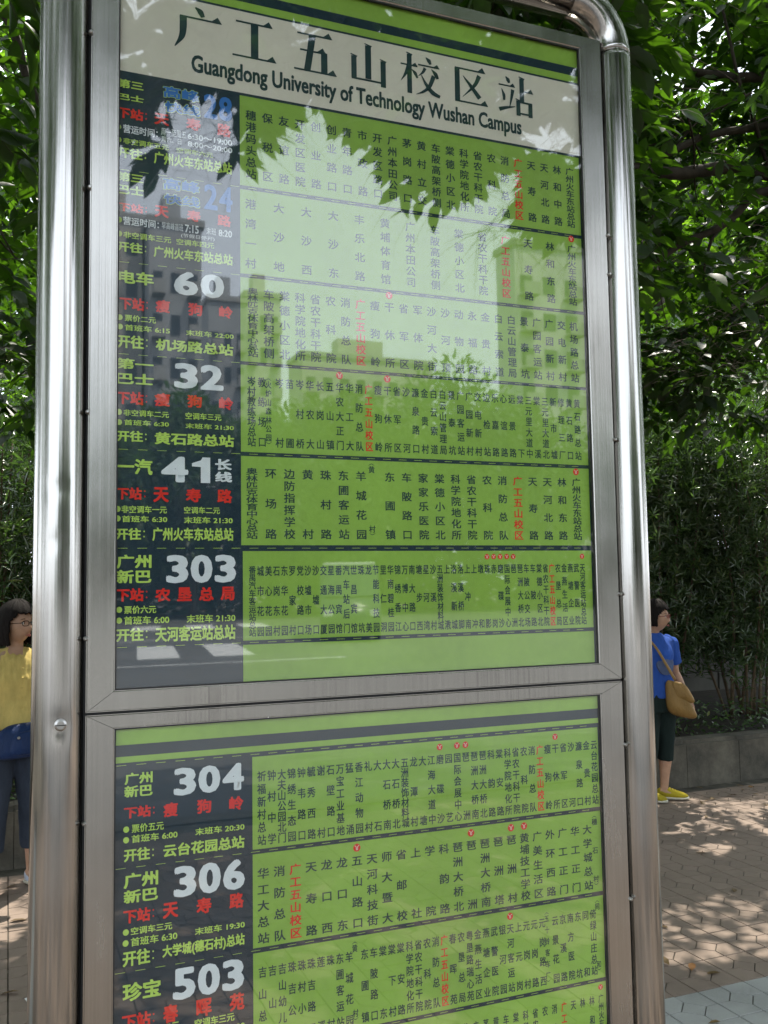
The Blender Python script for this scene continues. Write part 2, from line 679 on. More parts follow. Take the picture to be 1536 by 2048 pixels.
# ================================================================== FOLIAGE
def leaf_template(w=0.42, fold=0.10, curl=0.10, hi=False):
    """leaf of length 1 along +Y, normal +Z"""
    if hi:
        ts = [0.0, 0.12, 0.28, 0.46, 0.64, 0.82, 1.0]
        ws = [0.0, 0.22, 0.42, 0.5, 0.44, 0.25, 0.0]
    else:
        ts = [0.0, 0.3, 0.68, 1.0]
        ws = [0.0, 0.46, 0.42, 0.0]
    V, mid, L, R = [], [], [], []
    for t, ww in zip(ts, ws):
        z = curl * (t - t * t * 1.8)
        mid.append(len(V))
        V.append((0, t, z))
        if 0 < t < 1:
            L.append(len(V))
            V.append((-ww * w, t, z + fold * ww))
            R.append(len(V))
            V.append((ww * w, t, z + fold * ww))
    F = [(mid[0], mid[1], L[0]), (mid[0], R[0], mid[1])]
    for i in range(len(L) - 1):
        F.append((mid[i + 1], mid[i + 2], L[i + 1], L[i]))
        F.append((mid[i + 1], R[i], R[i + 1], mid[i + 2]))
    F.append((mid[-2], mid[-1], L[-1]))
    F.append((mid[-2], R[-1], mid[-1]))
    return np.array(V, dtype=np.float64), F


def instance_mesh(name, tmpl, pos, X, Y, Z, size):
    V, F = tmpl
    n = len(pos)
    W_ = (V[None, :, 0, None] * X[:, None, :] + V[None, :, 1, None] * Y[:, None, :] + V[None, :, 2, None] * Z[:, None, :]) * size[:, None, None] + pos[:, None, :]
    fl = np.array([i for f in F for i in f])
    sizes = np.array([len(f) for f in F])
    idx = (fl[None, :] + (np.arange(n) * len(V))[:, None]).ravel()
    me = np_mesh(name, W_.reshape(-1, 3), idx, np.tile(sizes, n))
    me.shade_smooth()
    return me


def frames(d, nrm):
    d = d / (np.linalg.norm(d, axis=1, keepdims=True) + 1e-9)
    x = np.cross(d, nrm)
    x /= (np.linalg.norm(x, axis=1, keepdims=True) + 1e-9)
    z = np.cross(x, d)
    return x, d, z


def sprays(origins, dirs, k=9, length=0.34, size=0.12, droop=0.55, rg=rng):
    """twigs with alternate leaves; returns leaf arrays and twig point arrays"""
    n = len(origins)
    d = dirs / np.linalg.norm(dirs, axis=1, keepdims=True)
    up = np.array([0, 0, 1.0])
    side = np.cross(d, up)
    side /= np.linalg.norm(side, axis=1, keepdims=True) + 1e-9
    pos, ld, nr, sz = [], [], [], []
    twig = [origins]
    for i in range(1, 4):
        t = i / 3
        twig.append(origins + d * length * t + np.array([0, 0, -1]) * (length * 0.35 * t * t))
    for i in range(k):
        t = 0.15 + 0.85 * i / (k - 1)
        p = origins + d * length * t + np.array([0, 0, -1]) * (length * 0.35 * t * t)
        s = 1 if i % 2 else -1
        a = rg.uniform(0.5, 1.1, (n, 1)) * s
        if i == k - 1:
            a = a * 0.2
        v = d * 0.7 + side * a + np.array([0, 0, -1]) * rg.uniform(0.1, 1.0, (n, 1)) * droop + rg.normal(0, 0.18, (n, 3))
        nn = up + rg.normal(0, 0.38, (n, 3))
        pos.append(p)
        ld.append(v)
        nr.append(nn)
        sz.append(size * rg.uniform(0.7, 1.15, n))
    return np.concatenate(pos), np.concatenate(ld), np.concatenate(nr), np.concatenate(sz), twig


def twig_mesh(name, twig, r=0.0022):
    n = len(twig[0])
    rings = []
    off = np.array([[0, 0, 1], [0.87, 0, -0.5], [-0.87, 0, -0.5]])
    for i, p in enumerate(twig):
        rr = r * (1 - 0.22 * i)
        rings.append(p[:, None, :] + off[None] * rr)
    V = np.stack(rings, 1).reshape(n, -1, 3)
    F = []
    for i in range(len(twig) - 1):
        for q in range(3):
            F += [i * 3 + q, i * 3 + (q + 1) % 3, (i + 1) * 3 + (q + 1) % 3, (i + 1) * 3 + q]
    F = np.array(F)
    nf = (len(twig) - 1) * 3
    idx = (F[None] + (np.arange(n) * V.shape[1])[:, None]).ravel()
    return np_mesh(name, V.reshape(-1, 3), idx, np.full(nf * n, 4))


LO, HI = leaf_template(), leaf_template(hi=True)


def branch_obj(name, pts, r0, r1, parent, mat='bark', k=6, n=8, wob=0.03):
    P = smooth_path(pts, k)
    P = [p + Vector((noise.noise(p * 2.1), noise.noise(p * 2.3 + Vector((5, 0, 0))), noise.noise(p * 1.9 + Vector((0, 9, 0))))) * wob * 2 for p in P]
    bm = bmesh.new()
    loft(bm, P, lerp_list([r0, (r0 + r1) * 0.52, r1], len(P)), n)
    bmesh.ops.recalc_face_normals(bm, faces=bm.faces[:])
    return from_bm(name, bm, M[mat], parent, True)


# boundary of the canopy over the kerb, as the slope (rise over run from the photographer's eye) below which no leaf hangs
UB = np.array([-1.0, 0.05, 0.106, 0.156, 0.20, 0.238, 0.285, 0.307, 0.370, 0.42, 0.452, 0.499, 0.54, 0.571, 0.590, 0.61, 0.72, 1.2])
SB = np.array([0.50, 0.50, 0.50, 0.425, 0.49, 0.485, 0.56, 0.59, 0.555, 0.515, 0.460, 0.480, 0.52, 0.545, 0.60, 0.615, 0.625, 0.50])


def canopy(n_spr, xr, yr, zlow, zhigh, rg, clump=1.1, thr=-0.12):
    """spray origins scattered in clumps; density from a 3-D noise so that gaps open between them"""
    P = []
    while len(P) < n_spr:
        x, y = rg.uniform(*xr), rg.uniform(*yr)
        z = zlow(x, y) + (zhigh - zlow(x, y)) * rg.uniform(0, 1) ** 1.25
        if noise.noise(Vector((x * clump, y * clump, z * clump * 1.2 + 3.1))) < thr:
            continue
        if x > 2.2 and 0.9 < y < 3.1 and z < 5.7 and rg.uniform() < 0.82:
            continue
        P.append((x, y, z))
    return np.array(P)


def sunspot(P):
    """where the sun ray through each point meets the ground"""
    t = P[:, 2] / SDIR.z
    return P[:, 0] - SDIR.x * t, P[:, 1] - SDIR.y * t


def build_tree(name, label, P, limbs, rg, hero=0, size=0.148, cut=None, group=None, k=9, thin=None):
    root = tag(empty(name, (0, 0, 0)), label, 'tree', group)
    ang = rg.uniform(0, 2 * math.pi, len(P))
    dirs = np.c_[np.cos(ang), np.sin(ang), rg.uniform(-0.7, 0.25, len(P))]
    pos, ld, nr, sz, tw = sprays(P, dirs, k=k, size=size, rg=rg)
    keep = np.ones(len(pos), bool)
    if cut is not None:
        keep &= cut(pos, ld, sz)
    pos, ld, nr, sz = pos[keep], ld[keep], nr[keep], sz[keep]
    X, Y, Z = frames(ld, nr)
    heroes = np.zeros(len(pos), bool)
    if hero:
        cand = []
        for i in range(len(pos)):
            if pos[i, 1] < 0.3:
                continue
            c_ = pos[i] + Y[i] * sz[i] * 0.5
            pr = project(c_)
            if pr and -5 < pr[0] < 1545 and -5 < pr[1] < 800 and (pr[0] > 1300 or pr[0] < 84 or (pr[1] < 60 and 850 < pr[0] < 1180)):
                cand.append((pr[2], i))
        cand.sort()
        for _, i in cand[:hero]:
            heroes[i] = True
    me = instance_mesh('crown', LO, pos[~heroes], X[~heroes], Y[~heroes], Z[~heroes], sz[~heroes])
    tag(link('crown', me, M['leaf'], root), kind='stuff')
    tw = [t for t in tw]
    tag(link('twigs', twig_mesh('twigs', tw), M['bark'], root), kind='stuff')
    if hero:
        lm = []
        for wv in (0.38, 0.44, 0.50):
            V, F = leaf_template(w=wv, hi=True, fold=0.14, curl=0.14)
            m1 = np_mesh('leaf', V, [q for f in F for q in f], [len(f) for f in F])
            m1.shade_smooth()
            m1.materials.append(M['leaf'])
            lm.append(m1)
        for q, i in enumerate(np.nonzero(heroes)[0]):
            o = bpy.data.objects.new('leaf', lm[q % 3])
            C.objects.link(o)
            o.parent = root
            R = Matrix((X[i], Y[i], Z[i])).transposed().to_4x4()
            o.matrix_local = Matrix.Translation(Vector(pos[i])) @ R @ Matrix.Scale(float(sz[i]), 4)
    for nm, pts, r0, r1 in limbs:
        branch_obj(nm, pts, r0, r1, root)
    return root


def cut_front(pos, ld, sz):
    """keep clear of the sign, and thin above the sunlit strip of paving"""
    gx, gy = sunspot(pos)
    k1 = ~((np.abs(gx - 3.2) < 2.0) & (np.abs(gy - 2.12) < 0.42))
    k2 = ~((np.abs(gx + 0.15) < 0.8) & (np.abs(gy - 1.75) < 0.35))
    near_sign = (pos[:, 0] > -0.35) & (pos[:, 0] < 1.25) & (pos[:, 1] < 0.6) & (pos[:, 2] < 3.15)
    hole = np.array([noise.noise(Vector((a * 2.6, b * 2.6, 1.7))) + 0.5 * noise.noise(Vector((a * 6.0, b * 6.0, 8.7))) for a, b in zip(gx, gy)])  # gaps opened along the sun rays to throw sun patches on paving and hedge
    front = gy < -0.3
    k3 = ~((hole > np.where(front, -0.05, np.where(gy > 4.4, -0.35, 0.17))) & (gy > -5.0) & (gy < 8.0)) | (rng.uniform(0, 1, len(pos)) < 0.04)
    return k3 & (k1 | (rng.uniform(0, 1, len(pos)) < 0.08)) & (k2 | (rng.uniform(0, 1, len(pos)) < 0.15)) & ~near_sign


rA = np.random.default_rng(11)
zr = lambda x, y: 2.98 + 0.30 * noise.noise(Vector((x * 1.3, y * 1.3, 0))) + 0.06 * max(0, y - 3) + (0.9 if y < 1.6 else 0)
P = np.concatenate([canopy(7000, (1.2, 9.5), (1.0, 5.0), zr, 6.4, rA), canopy(2600, (0.5, 8.5), (-1.6, 1.2), lambda x, y: 4.1, 6.4, rA, thr=-0.3), canopy(1500, (2.2, 6.5), (3.2, 5.2), lambda x, y: 4.9, 6.8, rA, thr=-0.4), canopy(46, (3.5, 4.9), (3.15, 3.8), lambda x, y: 3.08, 3.5, rA, thr=-9)])
limbs = [
    ('trunk', [(9.2, 5.6, 0.2), (9.1, 5.3, 1.6), (8.7, 4.6, 3.2), (7.6, 3.6, 4.6)], 0.17, 0.10),
    ('branch', [(7.6, 3.6, 4.6), (6.2, 3.3, 4.50), (4.69, 3.2, 4.46), (3.54, 3.2, 4.31), (2.4, 3.1, 4.35), (1.4, 3.0, 4.5)], 0.060, 0.025),
    ('branch', [(7.6, 3.6, 4.6), (6.4, 3.3, 5.05), (4.72, 3.2, 4.80), (3.52, 3.2, 4.37), (2.6, 3.0, 4.1)], 0.040, 0.015),
    ('branch', [(7.9, 3.9, 4.5), (6.4, 3.2, 5.2), (4.76, 3.2, 5.14), (3.97, 3.2, 5.08), (3.2, 3.1, 5.25)], 0.050, 0.022),
    ('branch', [(7.6, 3.6, 4.6), (5.8, 3.3, 4.75), (4.67, 3.2, 4.33), (4.17, 3.2, 4.02), (3.52, 3.2, 3.64), (2.9, 3.1, 3.45)], 0.042, 0.012),
    ('branch', [(4.17, 3.2, 4.02), (4.11, 3.2, 3.92), (4.09, 3.2, 3.75), (4.07, 3.2, 3.55)], 0.013, 0.006),
    ('branch', [(5.2, 3.3, 4.55), (4.9, 3.1, 4.1), (4.55, 2.9, 3.75), (4.2, 2.8, 3.5), (3.9, 2.8, 3.3)], 0.014, 0.004),
    ('branch', [(4.69, 3.2, 4.46), (4.4, 3.1, 4.9), (4.1, 3.0, 5.5), (3.9, 3.0, 6.0)], 0.015, 0.005),
    ('branch', [(3.54, 3.2, 4.31), (3.3, 3.3, 3.95), (3.2, 3.3, 3.5)], 0.010, 0.004),
]
for q in range(16):
    x0, y0, z0 = rA.uniform(3.3, 5.0), rA.uniform(2.4, 3.8), rA.uniform(3.8, 5.4)
    a_ = rA.uniform(0, 6.28)
    L_ = rA.uniform(0.5, 1.1)
    limbs.append(('branch', [(x0, y0, z0), (x0 + math.cos(a_) * L_ * 0.5, y0 + math.sin(a_) * L_ * 0.3, z0 - 0.12), (x0 + math.cos(a_) * L_, y0 + math.sin(a_) * L_ * 0.6, z0 - rA.uniform(0.1, 0.55))], 0.008, 0.003))
build_tree('leafy_tree', 'broadleaf tree whose thick branches cross the top right behind the sign', P, limbs, rA, hero=300, cut=cut_front)

rB = np.random.default_rng(12)
zl = lambda x, y: 2.82 + 0.25 * noise.noise(Vector((x * 1.5, y * 1.5, 4))) + (0.8 if y < 1.4 else 0)
P = np.concatenate([canopy(3400, (-4.6, 1.3), (1.0, 5.0), zl, 6.2, rB), canopy(2400, (-4.6, 0.7), (-1.6, 1.2), lambda x, y: 4.0, 6.3, rB, thr=-0.3)])
limbs = [
    ('trunk', [(-3.2, 5.6, 0.2), (-3.1, 5.2, 1.8), (-2.8, 4.4, 3.4), (-2.2, 3.6, 4.8)], 0.15, 0.07),
    ('branch', [(-2.2, 3.6, 4.8), (-1.2, 3.3, 4.95), (-0.28, 3.2, 4.57), (-0.08, 3.2, 4.14), (0.05, 3.2, 3.8), (0.2, 3.2, 3.5)], 0.035, 0.008),
    ('branch', [(-0.28, 3.2, 4.57), (-0.33, 3.1, 4.1), (-0.25, 3.0, 3.6), (-0.15, 3.0, 3.2)], 0.010, 0.004),
    ('branch', [(-0.9, 3.4, 4.0), (-0.4, 3.2, 3.75), (-0.1, 3.1, 3.85), (0.1, 3.0, 3.95)], 0.010, 0.004),
    ('branch', [(-0.5, 3.4, 3.3), (-0.3, 3.2, 3.4), (-0.12, 3.1, 3.2)], 0.008, 0.003),
]
build_tree('leafy_tree', 'broadleaf tree hanging thin twigs down beside the left post', P, limbs, rB, hero=200, cut=cut_front)

rC = np.random.default_rng(13)


def zb(x, y):
    D = -y
    u = (x + 0.157) / (D + 1.524)
    return 1.68 + float(np.interp(u, UB, SB)) * (D + 1.524) + 0.02


def cut_back(pos, ld, sz):
    D = -pos[:, 1]
    ok = np.ones(len(pos), bool)
    D = -pos[:, 1]
    u = (pos[:, 0] + 0.157) / (D + 1.524)
    ok &= pos[:, 2] > 1.68 + (np.interp(u, UB, SB) - 0.012) * (D + 1.524)
    ok &= pos[:, 1] < -0.9
    # slits between the leaves low in the canopy
    sl = (pos[:, 2] - 1.68) / (D + 1.524)
    gapn = np.array([noise.noise(Vector((a * 13.0, b * 13.0, 2.2))) + 0.4 * noise.noise(Vector((a * 30.0, b * 30.0, 5.2))) for a, b in zip(u, sl)])
    ok &= ~((gapn > np.where(sl > 0.555, 0.22, 0.10)) & (sl < 0.69) & ((u < 0.36) | (u > 0.53)))
    # one spray hangs below the rest at the west end
    hang = (u > 0.605) & (u < 0.705) & (sl > 0.452 + 0.25 * np.abs(u - 0.66)) & (sl < 0.56 - 0.5 * np.abs(u - 0.65)) & (D < 3.2)
    ok |= hang & (pos[:, 1] < -0.9)
    return ok


P = np.concatenate([canopy(3000, (-5.0, 9.0), (-5.2, -1.4), zb, 6.6, rC, thr=-0.12), canopy(420, (-0.6, 3.4), (-3.6, -2.2), zb, 5.0, rC, thr=-0.1), canopy(200, (2.15, 2.9), (-2.9, -2.2), lambda x, y: 3.5, 4.15, rC, thr=-9)])
limbs = [
    ('trunk', [(6.6, -4.7, 0.0), (6.5, -4.6, 2.0), (6.0, -4.2, 4.0), (4.8, -3.6, 5.2)], 0.16, 0.08),
    ('branch', [(4.8, -3.6, 5.2), (3.2, -3.0, 5.6), (1.6, -2.7, 5.3), (0.0, -2.4, 5.2)], 0.06, 0.02),
    ('branch', [(4.8, -3.6, 5.2), (3.6, -2.6, 4.7), (2.6, -2.5, 4.5)], 0.03, 0.01),
]
build_tree('leafy_tree', 'kerbside tree whose hanging leaves show as silhouettes in the glass', P, limbs, rC, cut=cut_back, k=9, size=0.175)

# ---- oleander hedge
OL = leaf_template(w=0.16, fold=0.10, curl=0.06)


def oleander(x, y, h, rad, seed, label):
    rg = np.random.default_rng(seed)
    root = tag(empty('oleander_bush', (x, y, 0.27)), label, 'shrub', 'oleander bushes of the hedge')
    bm = bmesh.new()
    ns = 13
    tips = []
    for i in range(ns):
        a = rg.uniform(0, 6.28)
        r = rad * math.sqrt(rg.uniform(0.05, 1))
        hh = h * rg.uniform(0.72, 1.0)
        b = Vector((math.cos(a) * 0.22, math.sin(a) * 0.18, 0))
        e = Vector((math.cos(a) * r, math.sin(a) * r * 0.75, hh))
        mid = b.lerp(e, 0.45) + Vector((rg.normal(0, 0.07), rg.normal(0, 0.07), 0.05))
        pts = smooth_path([b, mid, e], 5)
        sb = bmesh.new()
        loft(sb, pts, lerp_list([rg.uniform(0.012, 0.022), 0.012, 0.005], len(pts)), 6)
        bmesh.ops.recalc_face_normals(sb, faces=sb.faces[:])
        from_bm('stem', sb, M['stem'], root, True)
        tips.append((b, mid, e))
    N = int(1250 * rad * h)
    P_, D_ = [], []
    for i in range(N):
        b, mid, e = tips[rg.integers(ns)]
        t = rg.uniform(0.12, 1) ** 0.75
        p = (b.lerp(mid, t * 2) if t < 0.5 else mid.lerp(e, t * 2 - 1))
        sp = 0.16 + 0.24 * t
        p = p + Vector((rg.normal(0, sp), rg.normal(0, sp * 0.8), rg.normal(0, 0.12)))
        P_.append(p)
        a = rg.uniform(0, 6.28)
        D_.append((math.cos(a) * 0.7, math.sin(a) * 0.7, rg.uniform(0.1, 1.3)))
    bm.free()
    P_, D_ = np.array(P_), np.array(D_)
    D_ /= np.linalg.norm(D_, axis=1, keepdims=True)
    pos, ld, nr, sz = [], [], [], []
    for kk in range(8):                       # a whorl of narrow leaves round each shoot
        a = kk * 2.4
        u = np.cross(D_, [0.3, 0.2, 1.0])
        u /= np.linalg.norm(u, axis=1, keepdims=True)
        v = np.cross(D_, u)
        o_ = u * math.cos(a) + v * math.sin(a)
        pos.append(P_ + D_ * (0.012 * kk - 0.05))
        ld.append(D_ * rg.uniform(0.35, 0.95, (len(P_), 1)) + o_ + rg.normal(0, 0.12, (len(P_), 3)))
        nr.append(D_ + rg.normal(0, 0.25, (len(P_), 3)))
        sz.append(rg.uniform(0.062, 0.118, len(P_)))
    pos, ld, nr, sz = map(np.concatenate, (pos, ld, nr, sz))
    X, Y, Z = frames(ld, nr)
    tag(link('foliage', instance_mesh('foliage', OL, pos, X, Y, Z, sz), M['oleander'], root), kind='stuff')
    return root


spots = [(-1.9, 6.2, 3.1, 0.8, 'oleander bush leftmost in the hedge, beyond the woman in yellow'),
         (-0.55, 6.0, 2.7, 0.7, 'oleander bush with grey stems right behind the woman in yellow'),
         (0.9, 6.2, 3.2, 0.8, 'oleander bush hidden behind the left half of the sign'),
         (2.3, 6.3, 3.3, 0.8, 'oleander bush hidden behind the middle of the sign'),
         (3.6, 6.1, 3.2, 0.8, 'oleander bush hidden behind the right half of the sign'),
         (4.75, 5.85, 3.3, 0.8, 'oleander bush directly behind the woman in the blue shirt'),
         (5.75, 6.1, 3.5, 0.8, 'tall oleander bush just right of the woman in the blue shirt'),
         (6.8, 5.9, 3.4, 0.85, 'oleander bush at the right edge of the view with slanting stems'),
         (7.9, 6.3, 3.6, 0.9, 'oleander bush furthest right in the hedge'),
         (5.2, 7.1, 4.1, 0.8, 'taller oleander bush standing in the second row by the wall'),
         (6.6, 7.2, 4.3, 0.85, 'tallest oleander bush in the second row near the right edge'),
         (-0.9, 7.2, 3.3, 0.7, 'oleander bush in the second row in front of the yellow blocks')]
for i, (x, y, h, r_, lab) in enumerate(spots):
    oleander(x, y, h, r_, 100 + i, lab)

# leaning bare shoots seen between the bushes
rS = np.random.default_rng(5)
# ---- low ground cover along the wall
n = 5200
gp = np.c_[rS.uniform(-2.2, 10, n), rS.uniform(4.82, 5.35, n), 0.28 + rS.uniform(0, 0.34, n) ** 1.1]
a = rS.uniform(0, 6.28, n)
X, Y, Z = frames(np.c_[np.cos(a), np.sin(a), rS.uniform(-0.2, 1.0, n)], np.c_[rS.normal(0, 0.3, n), rS.normal(-0.3, 0.3, n), np.ones(n)])
o = link('ground_cover', instance_mesh('ground_cover', leaf_template(w=0.36), gp, X, Y, Z, rS.uniform(0.04, 0.075, n)), M['oleander'])
tag(o, 'low leafy ground cover spilling over the planter edge', 'ground cover', kind='stuff')


def far_tree(x, y, h, rad, z0, seed, label, group, nleaf=5200, size=0.2, mat='farleaf'):
    rg = np.random.default_rng(seed)
    root = tag(empty('leafy_tree', (x, y, 0)), label, 'tree', group)
    cl = rg.normal(0, 1, (34, 3))
    cl /= np.linalg.norm(cl, axis=1, keepdims=True)
    cl *= rg.uniform(0.35, 1.0, (34, 1)) ** 0.5
    cen = cl * np.array([rad, rad, (h - z0) / 2]) * 0.82 + np.array([0, 0, (h + z0) / 2])
    w = rg.integers(0, 34, nleaf)
    off = rg.normal(0, 1, (nleaf, 3))
    off /= np.linalg.norm(off, axis=1, keepdims=True)
    off *= (rg.uniform(0, 1, (nleaf, 1)) ** 0.45) * rad * 0.36
    pos = cen[w] + off
    ld = off + rg.normal(0, 0.4, (nleaf, 3)) + [0, 0, -0.3]
    X, Y, Z = frames(ld, off * [0.3, 0.3, 0] + [0, 0, 1] + rg.normal(0, 0.3, (nleaf, 3)))
    tag(link('crown', instance_mesh('crown', LO, pos, X, Y, Z, size * rg.uniform(0.7, 1.2, nleaf)), M[mat], root), kind='stuff')
    branch_obj('trunk', [(0, 0, 0), (0.1, 0, z0 * 0.6), (0, 0.1, (z0 + h) / 2)], 0.035 * h ** 0.8, 0.04, root)
    for i in range(4):
        e = cen[i]
        branch_obj('branch', [(0, 0, z0 * 0.8), tuple((e + [0, 0, z0 * 0.8]) / 2 + [0, 0, 0.2]), tuple(e)], 0.06, 0.015, root)
    return root


rD = np.random.default_rng(21)
P = canopy(7600, (1.6, 13.5), (6.6, 11.0), lambda x, y: 3.2 + 0.5 * noise.noise(Vector((x, y, 0))), 9.6, rD, clump=0.8, thr=-0.22)
P = P[P[:, 2] < 3.5 + (P[:, 1] - 6.7) * 2.05]  # crown trimmed along the sun's slope so sun reaches the oleanders
BACKTREE = build_tree('leafy_tree', 'broad sunlit tree filling the gap above the oleanders', P, [('trunk', [(8.6, 8.5, 0.2), (8.5, 8.3, 2.0), (8.0, 8.2, 4.0), (7.4, 8.0, 6.5)], 0.16, 0.06),
    ('branch', [(8.0, 8.2, 4.0), (6.6, 7.8, 5.0), (5.2, 7.6, 5.6)], 0.06, 0.02), ('branch', [(8.0, 8.2, 4.4), (9.4, 7.8, 5.4), (10.8, 7.6, 6.2)], 0.06, 0.02)], rD, size=0.16)
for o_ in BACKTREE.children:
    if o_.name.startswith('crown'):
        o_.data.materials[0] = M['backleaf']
P = canopy(3000, (-4.5, 1.6), (6.6, 10.5), lambda x, y: 3.0, 9.2, rD, clump=0.8, thr=-0.22)
P = P[P[:, 2] < 3.5 + (P[:, 1] - 6.7) * 2.05]  # same trimming, shaped to let the sun past onto the hedge
BACKTREE = build_tree('leafy_tree', 'sunlit tree beyond the hedge to the left of the sign', P, [('trunk', [(-1.9, 8.6, 0.2), (-1.8, 8.4, 2.4), (-1.6, 8.2, 5.2)], 0.13, 0.05)], rD, size=0.16)
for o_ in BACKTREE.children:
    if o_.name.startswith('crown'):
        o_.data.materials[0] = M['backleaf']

bk = [(-2.6, 11.8, 10.6, 2.6, 'dark tree beyond the wall, far left behind the post'),
      (0.6, 12.2, 11.0, 2.8, 'dark tree beyond the wall behind the left half of the sign'),
      (3.6, 12.0, 11.4, 2.8, 'dark tree beyond the wall behind the right half of the sign'),
      (6.6, 12.2, 11.6, 2.9, 'dark tree beyond the wall to the right of the sign'),
      (9.8, 12.0, 11.3, 2.9, 'dark tree beyond the wall at the right edge'),
      (13.0, 12.5, 11.3, 2.9, 'dark tree beyond the wall outside the right edge')]
for i, (x, y, h, r_, lab) in enumerate(bk):
    far_tree(x, y, h, r_, 1.6, 200 + i, lab, 'trees beyond the wall', 11000, 0.26, 'leaf')

for i, (x, y, h, r_, lab) in enumerate([(-8.2, -3.0, 7.6, 2.7, 'added shading tree left of the photographer, kerb side'), (-9.5, 3.6, 8.2, 2.9, 'added shading tree at the far left beside the hedge'),
        (-14.5, -1.5, 8.6, 3.2, 'furthest added shading tree on the left'), (12.6, -3.4, 7.8, 2.8, 'added shading tree on the right, kerb side'),
        (13.5, 3.4, 8.4, 3.0, 'added shading tree on the right beside the hedge'), (18.6, -0.5, 8.6, 3.2, 'furthest added shading tree on the right')]):
    far_tree(x, y, h, r_, 1.9, 400 + i, lab, 'unseen shading trees added beside the pavement', 5000, 0.24)  # unseen trees added to darken the steel's reflections and the ambient light

rH = np.random.default_rng(31)
nH = 9000
hp = np.c_[rH.uniform(-20, 60, nH), rH.uniform(-54.5, -52.4, nH), rH.uniform(0.0, 3.4, nH)]
aH = rH.uniform(0, 6.28, nH)
X, Y, Z = frames(np.c_[np.cos(aH), np.sin(aH), rH.uniform(-0.6, 0.8, nH)], np.c_[rH.normal(0, 0.4, nH), np.full(nH, 0.8), np.ones(nH)])
tag(link('added_hedge', instance_mesh('added_hedge', LO, hp, X, Y, Z, rH.uniform(0.6, 1.1, nH)), M['farleaf']), 'long hedge added along the far side of the road to block the bright horizon', 'hedge', kind='stuff')  # added to block the bright horizon showing under the tree crowns

# ---- across the road: trees, towers, a van (seen in the glass)
fr_ = [(3.0, -47.5, 10.5, 4.2), (9.0, -48.5, 12.3, 4.4), (13.6, -47.0, 11.4, 4.0), (18.2, -48.0, 13.0, 4.6), (23.5, -47.5, 15.2, 5.2), (30.5, -48.5, 13.0, 5.2), (-4.0, -48.0, 10.0, 4.6), (38, -48, 12, 5), (15.8, -51.0, 10.5, 4.2), (21.0, -51.0, 11.5, 4.6), (27.0, -51.0, 12.5, 4.8), (6.0, -51.0, 10.0, 4.4), (46, -49, 11, 5)]
words_ = ['second', 'fourth', 'fifth', 'seventh', 'ninth', 'eleventh', 'first', 'twelfth', 'sixth', 'eighth', 'tenth', 'third', 'last']
for i, (x, y, h, r_) in enumerate(fr_):
    far_tree(x, y, h, r_, 2.2, 300 + i, 'roadside tree across the road, %s from the west end of its row' % words_[i], 'trees across the road', 9500, 0.5)


def tower(name, label, x0, x1, y0, depth, h, mat, fl=3.0, cols=4):
    root = tag(empty(name, ((x0 + x1) / 2, y0, 0)), label, 'building')
    w = (x1 - x0) / 2
    boxo('wall', (-w, w, -depth, 0, -0.1, h), M[mat], root)
    boxo('roof', (-w - 0.2, w + 0.2, -depth - 0.2, 0.2, h, h + 0.5), M['slab'], root)
    boxo('roof_house', (-w * 0.4, w * 0.3, -depth * 0.7, -depth * 0.3, h + 0.5, h + 2.6), M[mat], root)
    nf = int(h / fl)
    bay = 2 * w / cols
    bm = bmesh.new()
    box(bm, -bay * 0.26, bay * 0.26, -0.05, 0.06, -0.7, 0.7)
    wm = bpy.data.meshes.new('window')
    bm.to_mesh(wm)
    bm.free()
    wm.materials.append(M['window'])
    bm = bmesh.new()
    box(bm, -bay * 0.36, bay * 0.36, 0.0, 1.0, -0.06, 0.06)
    box(bm, -bay * 0.36, bay * 0.36, 0.92, 1.0, 0.06, 0.95)
    sm = bpy.data.meshes.new('balcony')
    bm.to_mesh(sm)
    bm.free()
    sm.materials.append(M['slab'])
    for f in range(nf):
        z = 1.6 + f * fl
        if z + 1 > h:
            continue
        for c in range(cols):
            o = bpy.data.objects.new('window', wm)
            C.objects.link(o)
            o.parent = root
            o.location = (-w + bay * (c + 0.5), 0, z)
            if c % 2 == 0 and f > 0:
                o = bpy.data.objects.new('balcony', sm)
                C.objects.link(o)
                o.parent = root
                o.location = (-w + bay * (c + 0.5), 0, z - 1.05)
    return root


tower('apartment_tower', 'slim grey apartment tower with balconies mirrored at the left of the glass', 8.5, 12.1, -62, 4, 26.7, 'bldg_a', cols=3)
tower('apartment_tower', 'lit side of the slim grey tower, light put into cream walls, at the far left of the glass', 5.4, 8.3, -64, 4, 27.4, 'bldg_b', cols=2)  # stands for the grey tower's sunlit side, its light painted as cream
tower('apartment_block', 'grey apartment block mirrored right of the slim tower', 15.4, 18.7, -76, 4, 26.0, 'bldg_a', cols=3)
tower('apartment_block', 'white tiled block mirrored behind the route sixty row', 19.6, 22.9, -80, 4, 28.0, 'bldg_c', cols=3)
tower('office_block', 'long cream office block mirrored low in the middle of the glass', 28.0, 43.0, -90, 5, 25.5, 'bldg_b', cols=8)
tower('office_tower', 'broad white office tower mirrored at the right side of the glass', 37.3, 52.0, -62, 3, 28.7, 'bldg_c', cols=7)

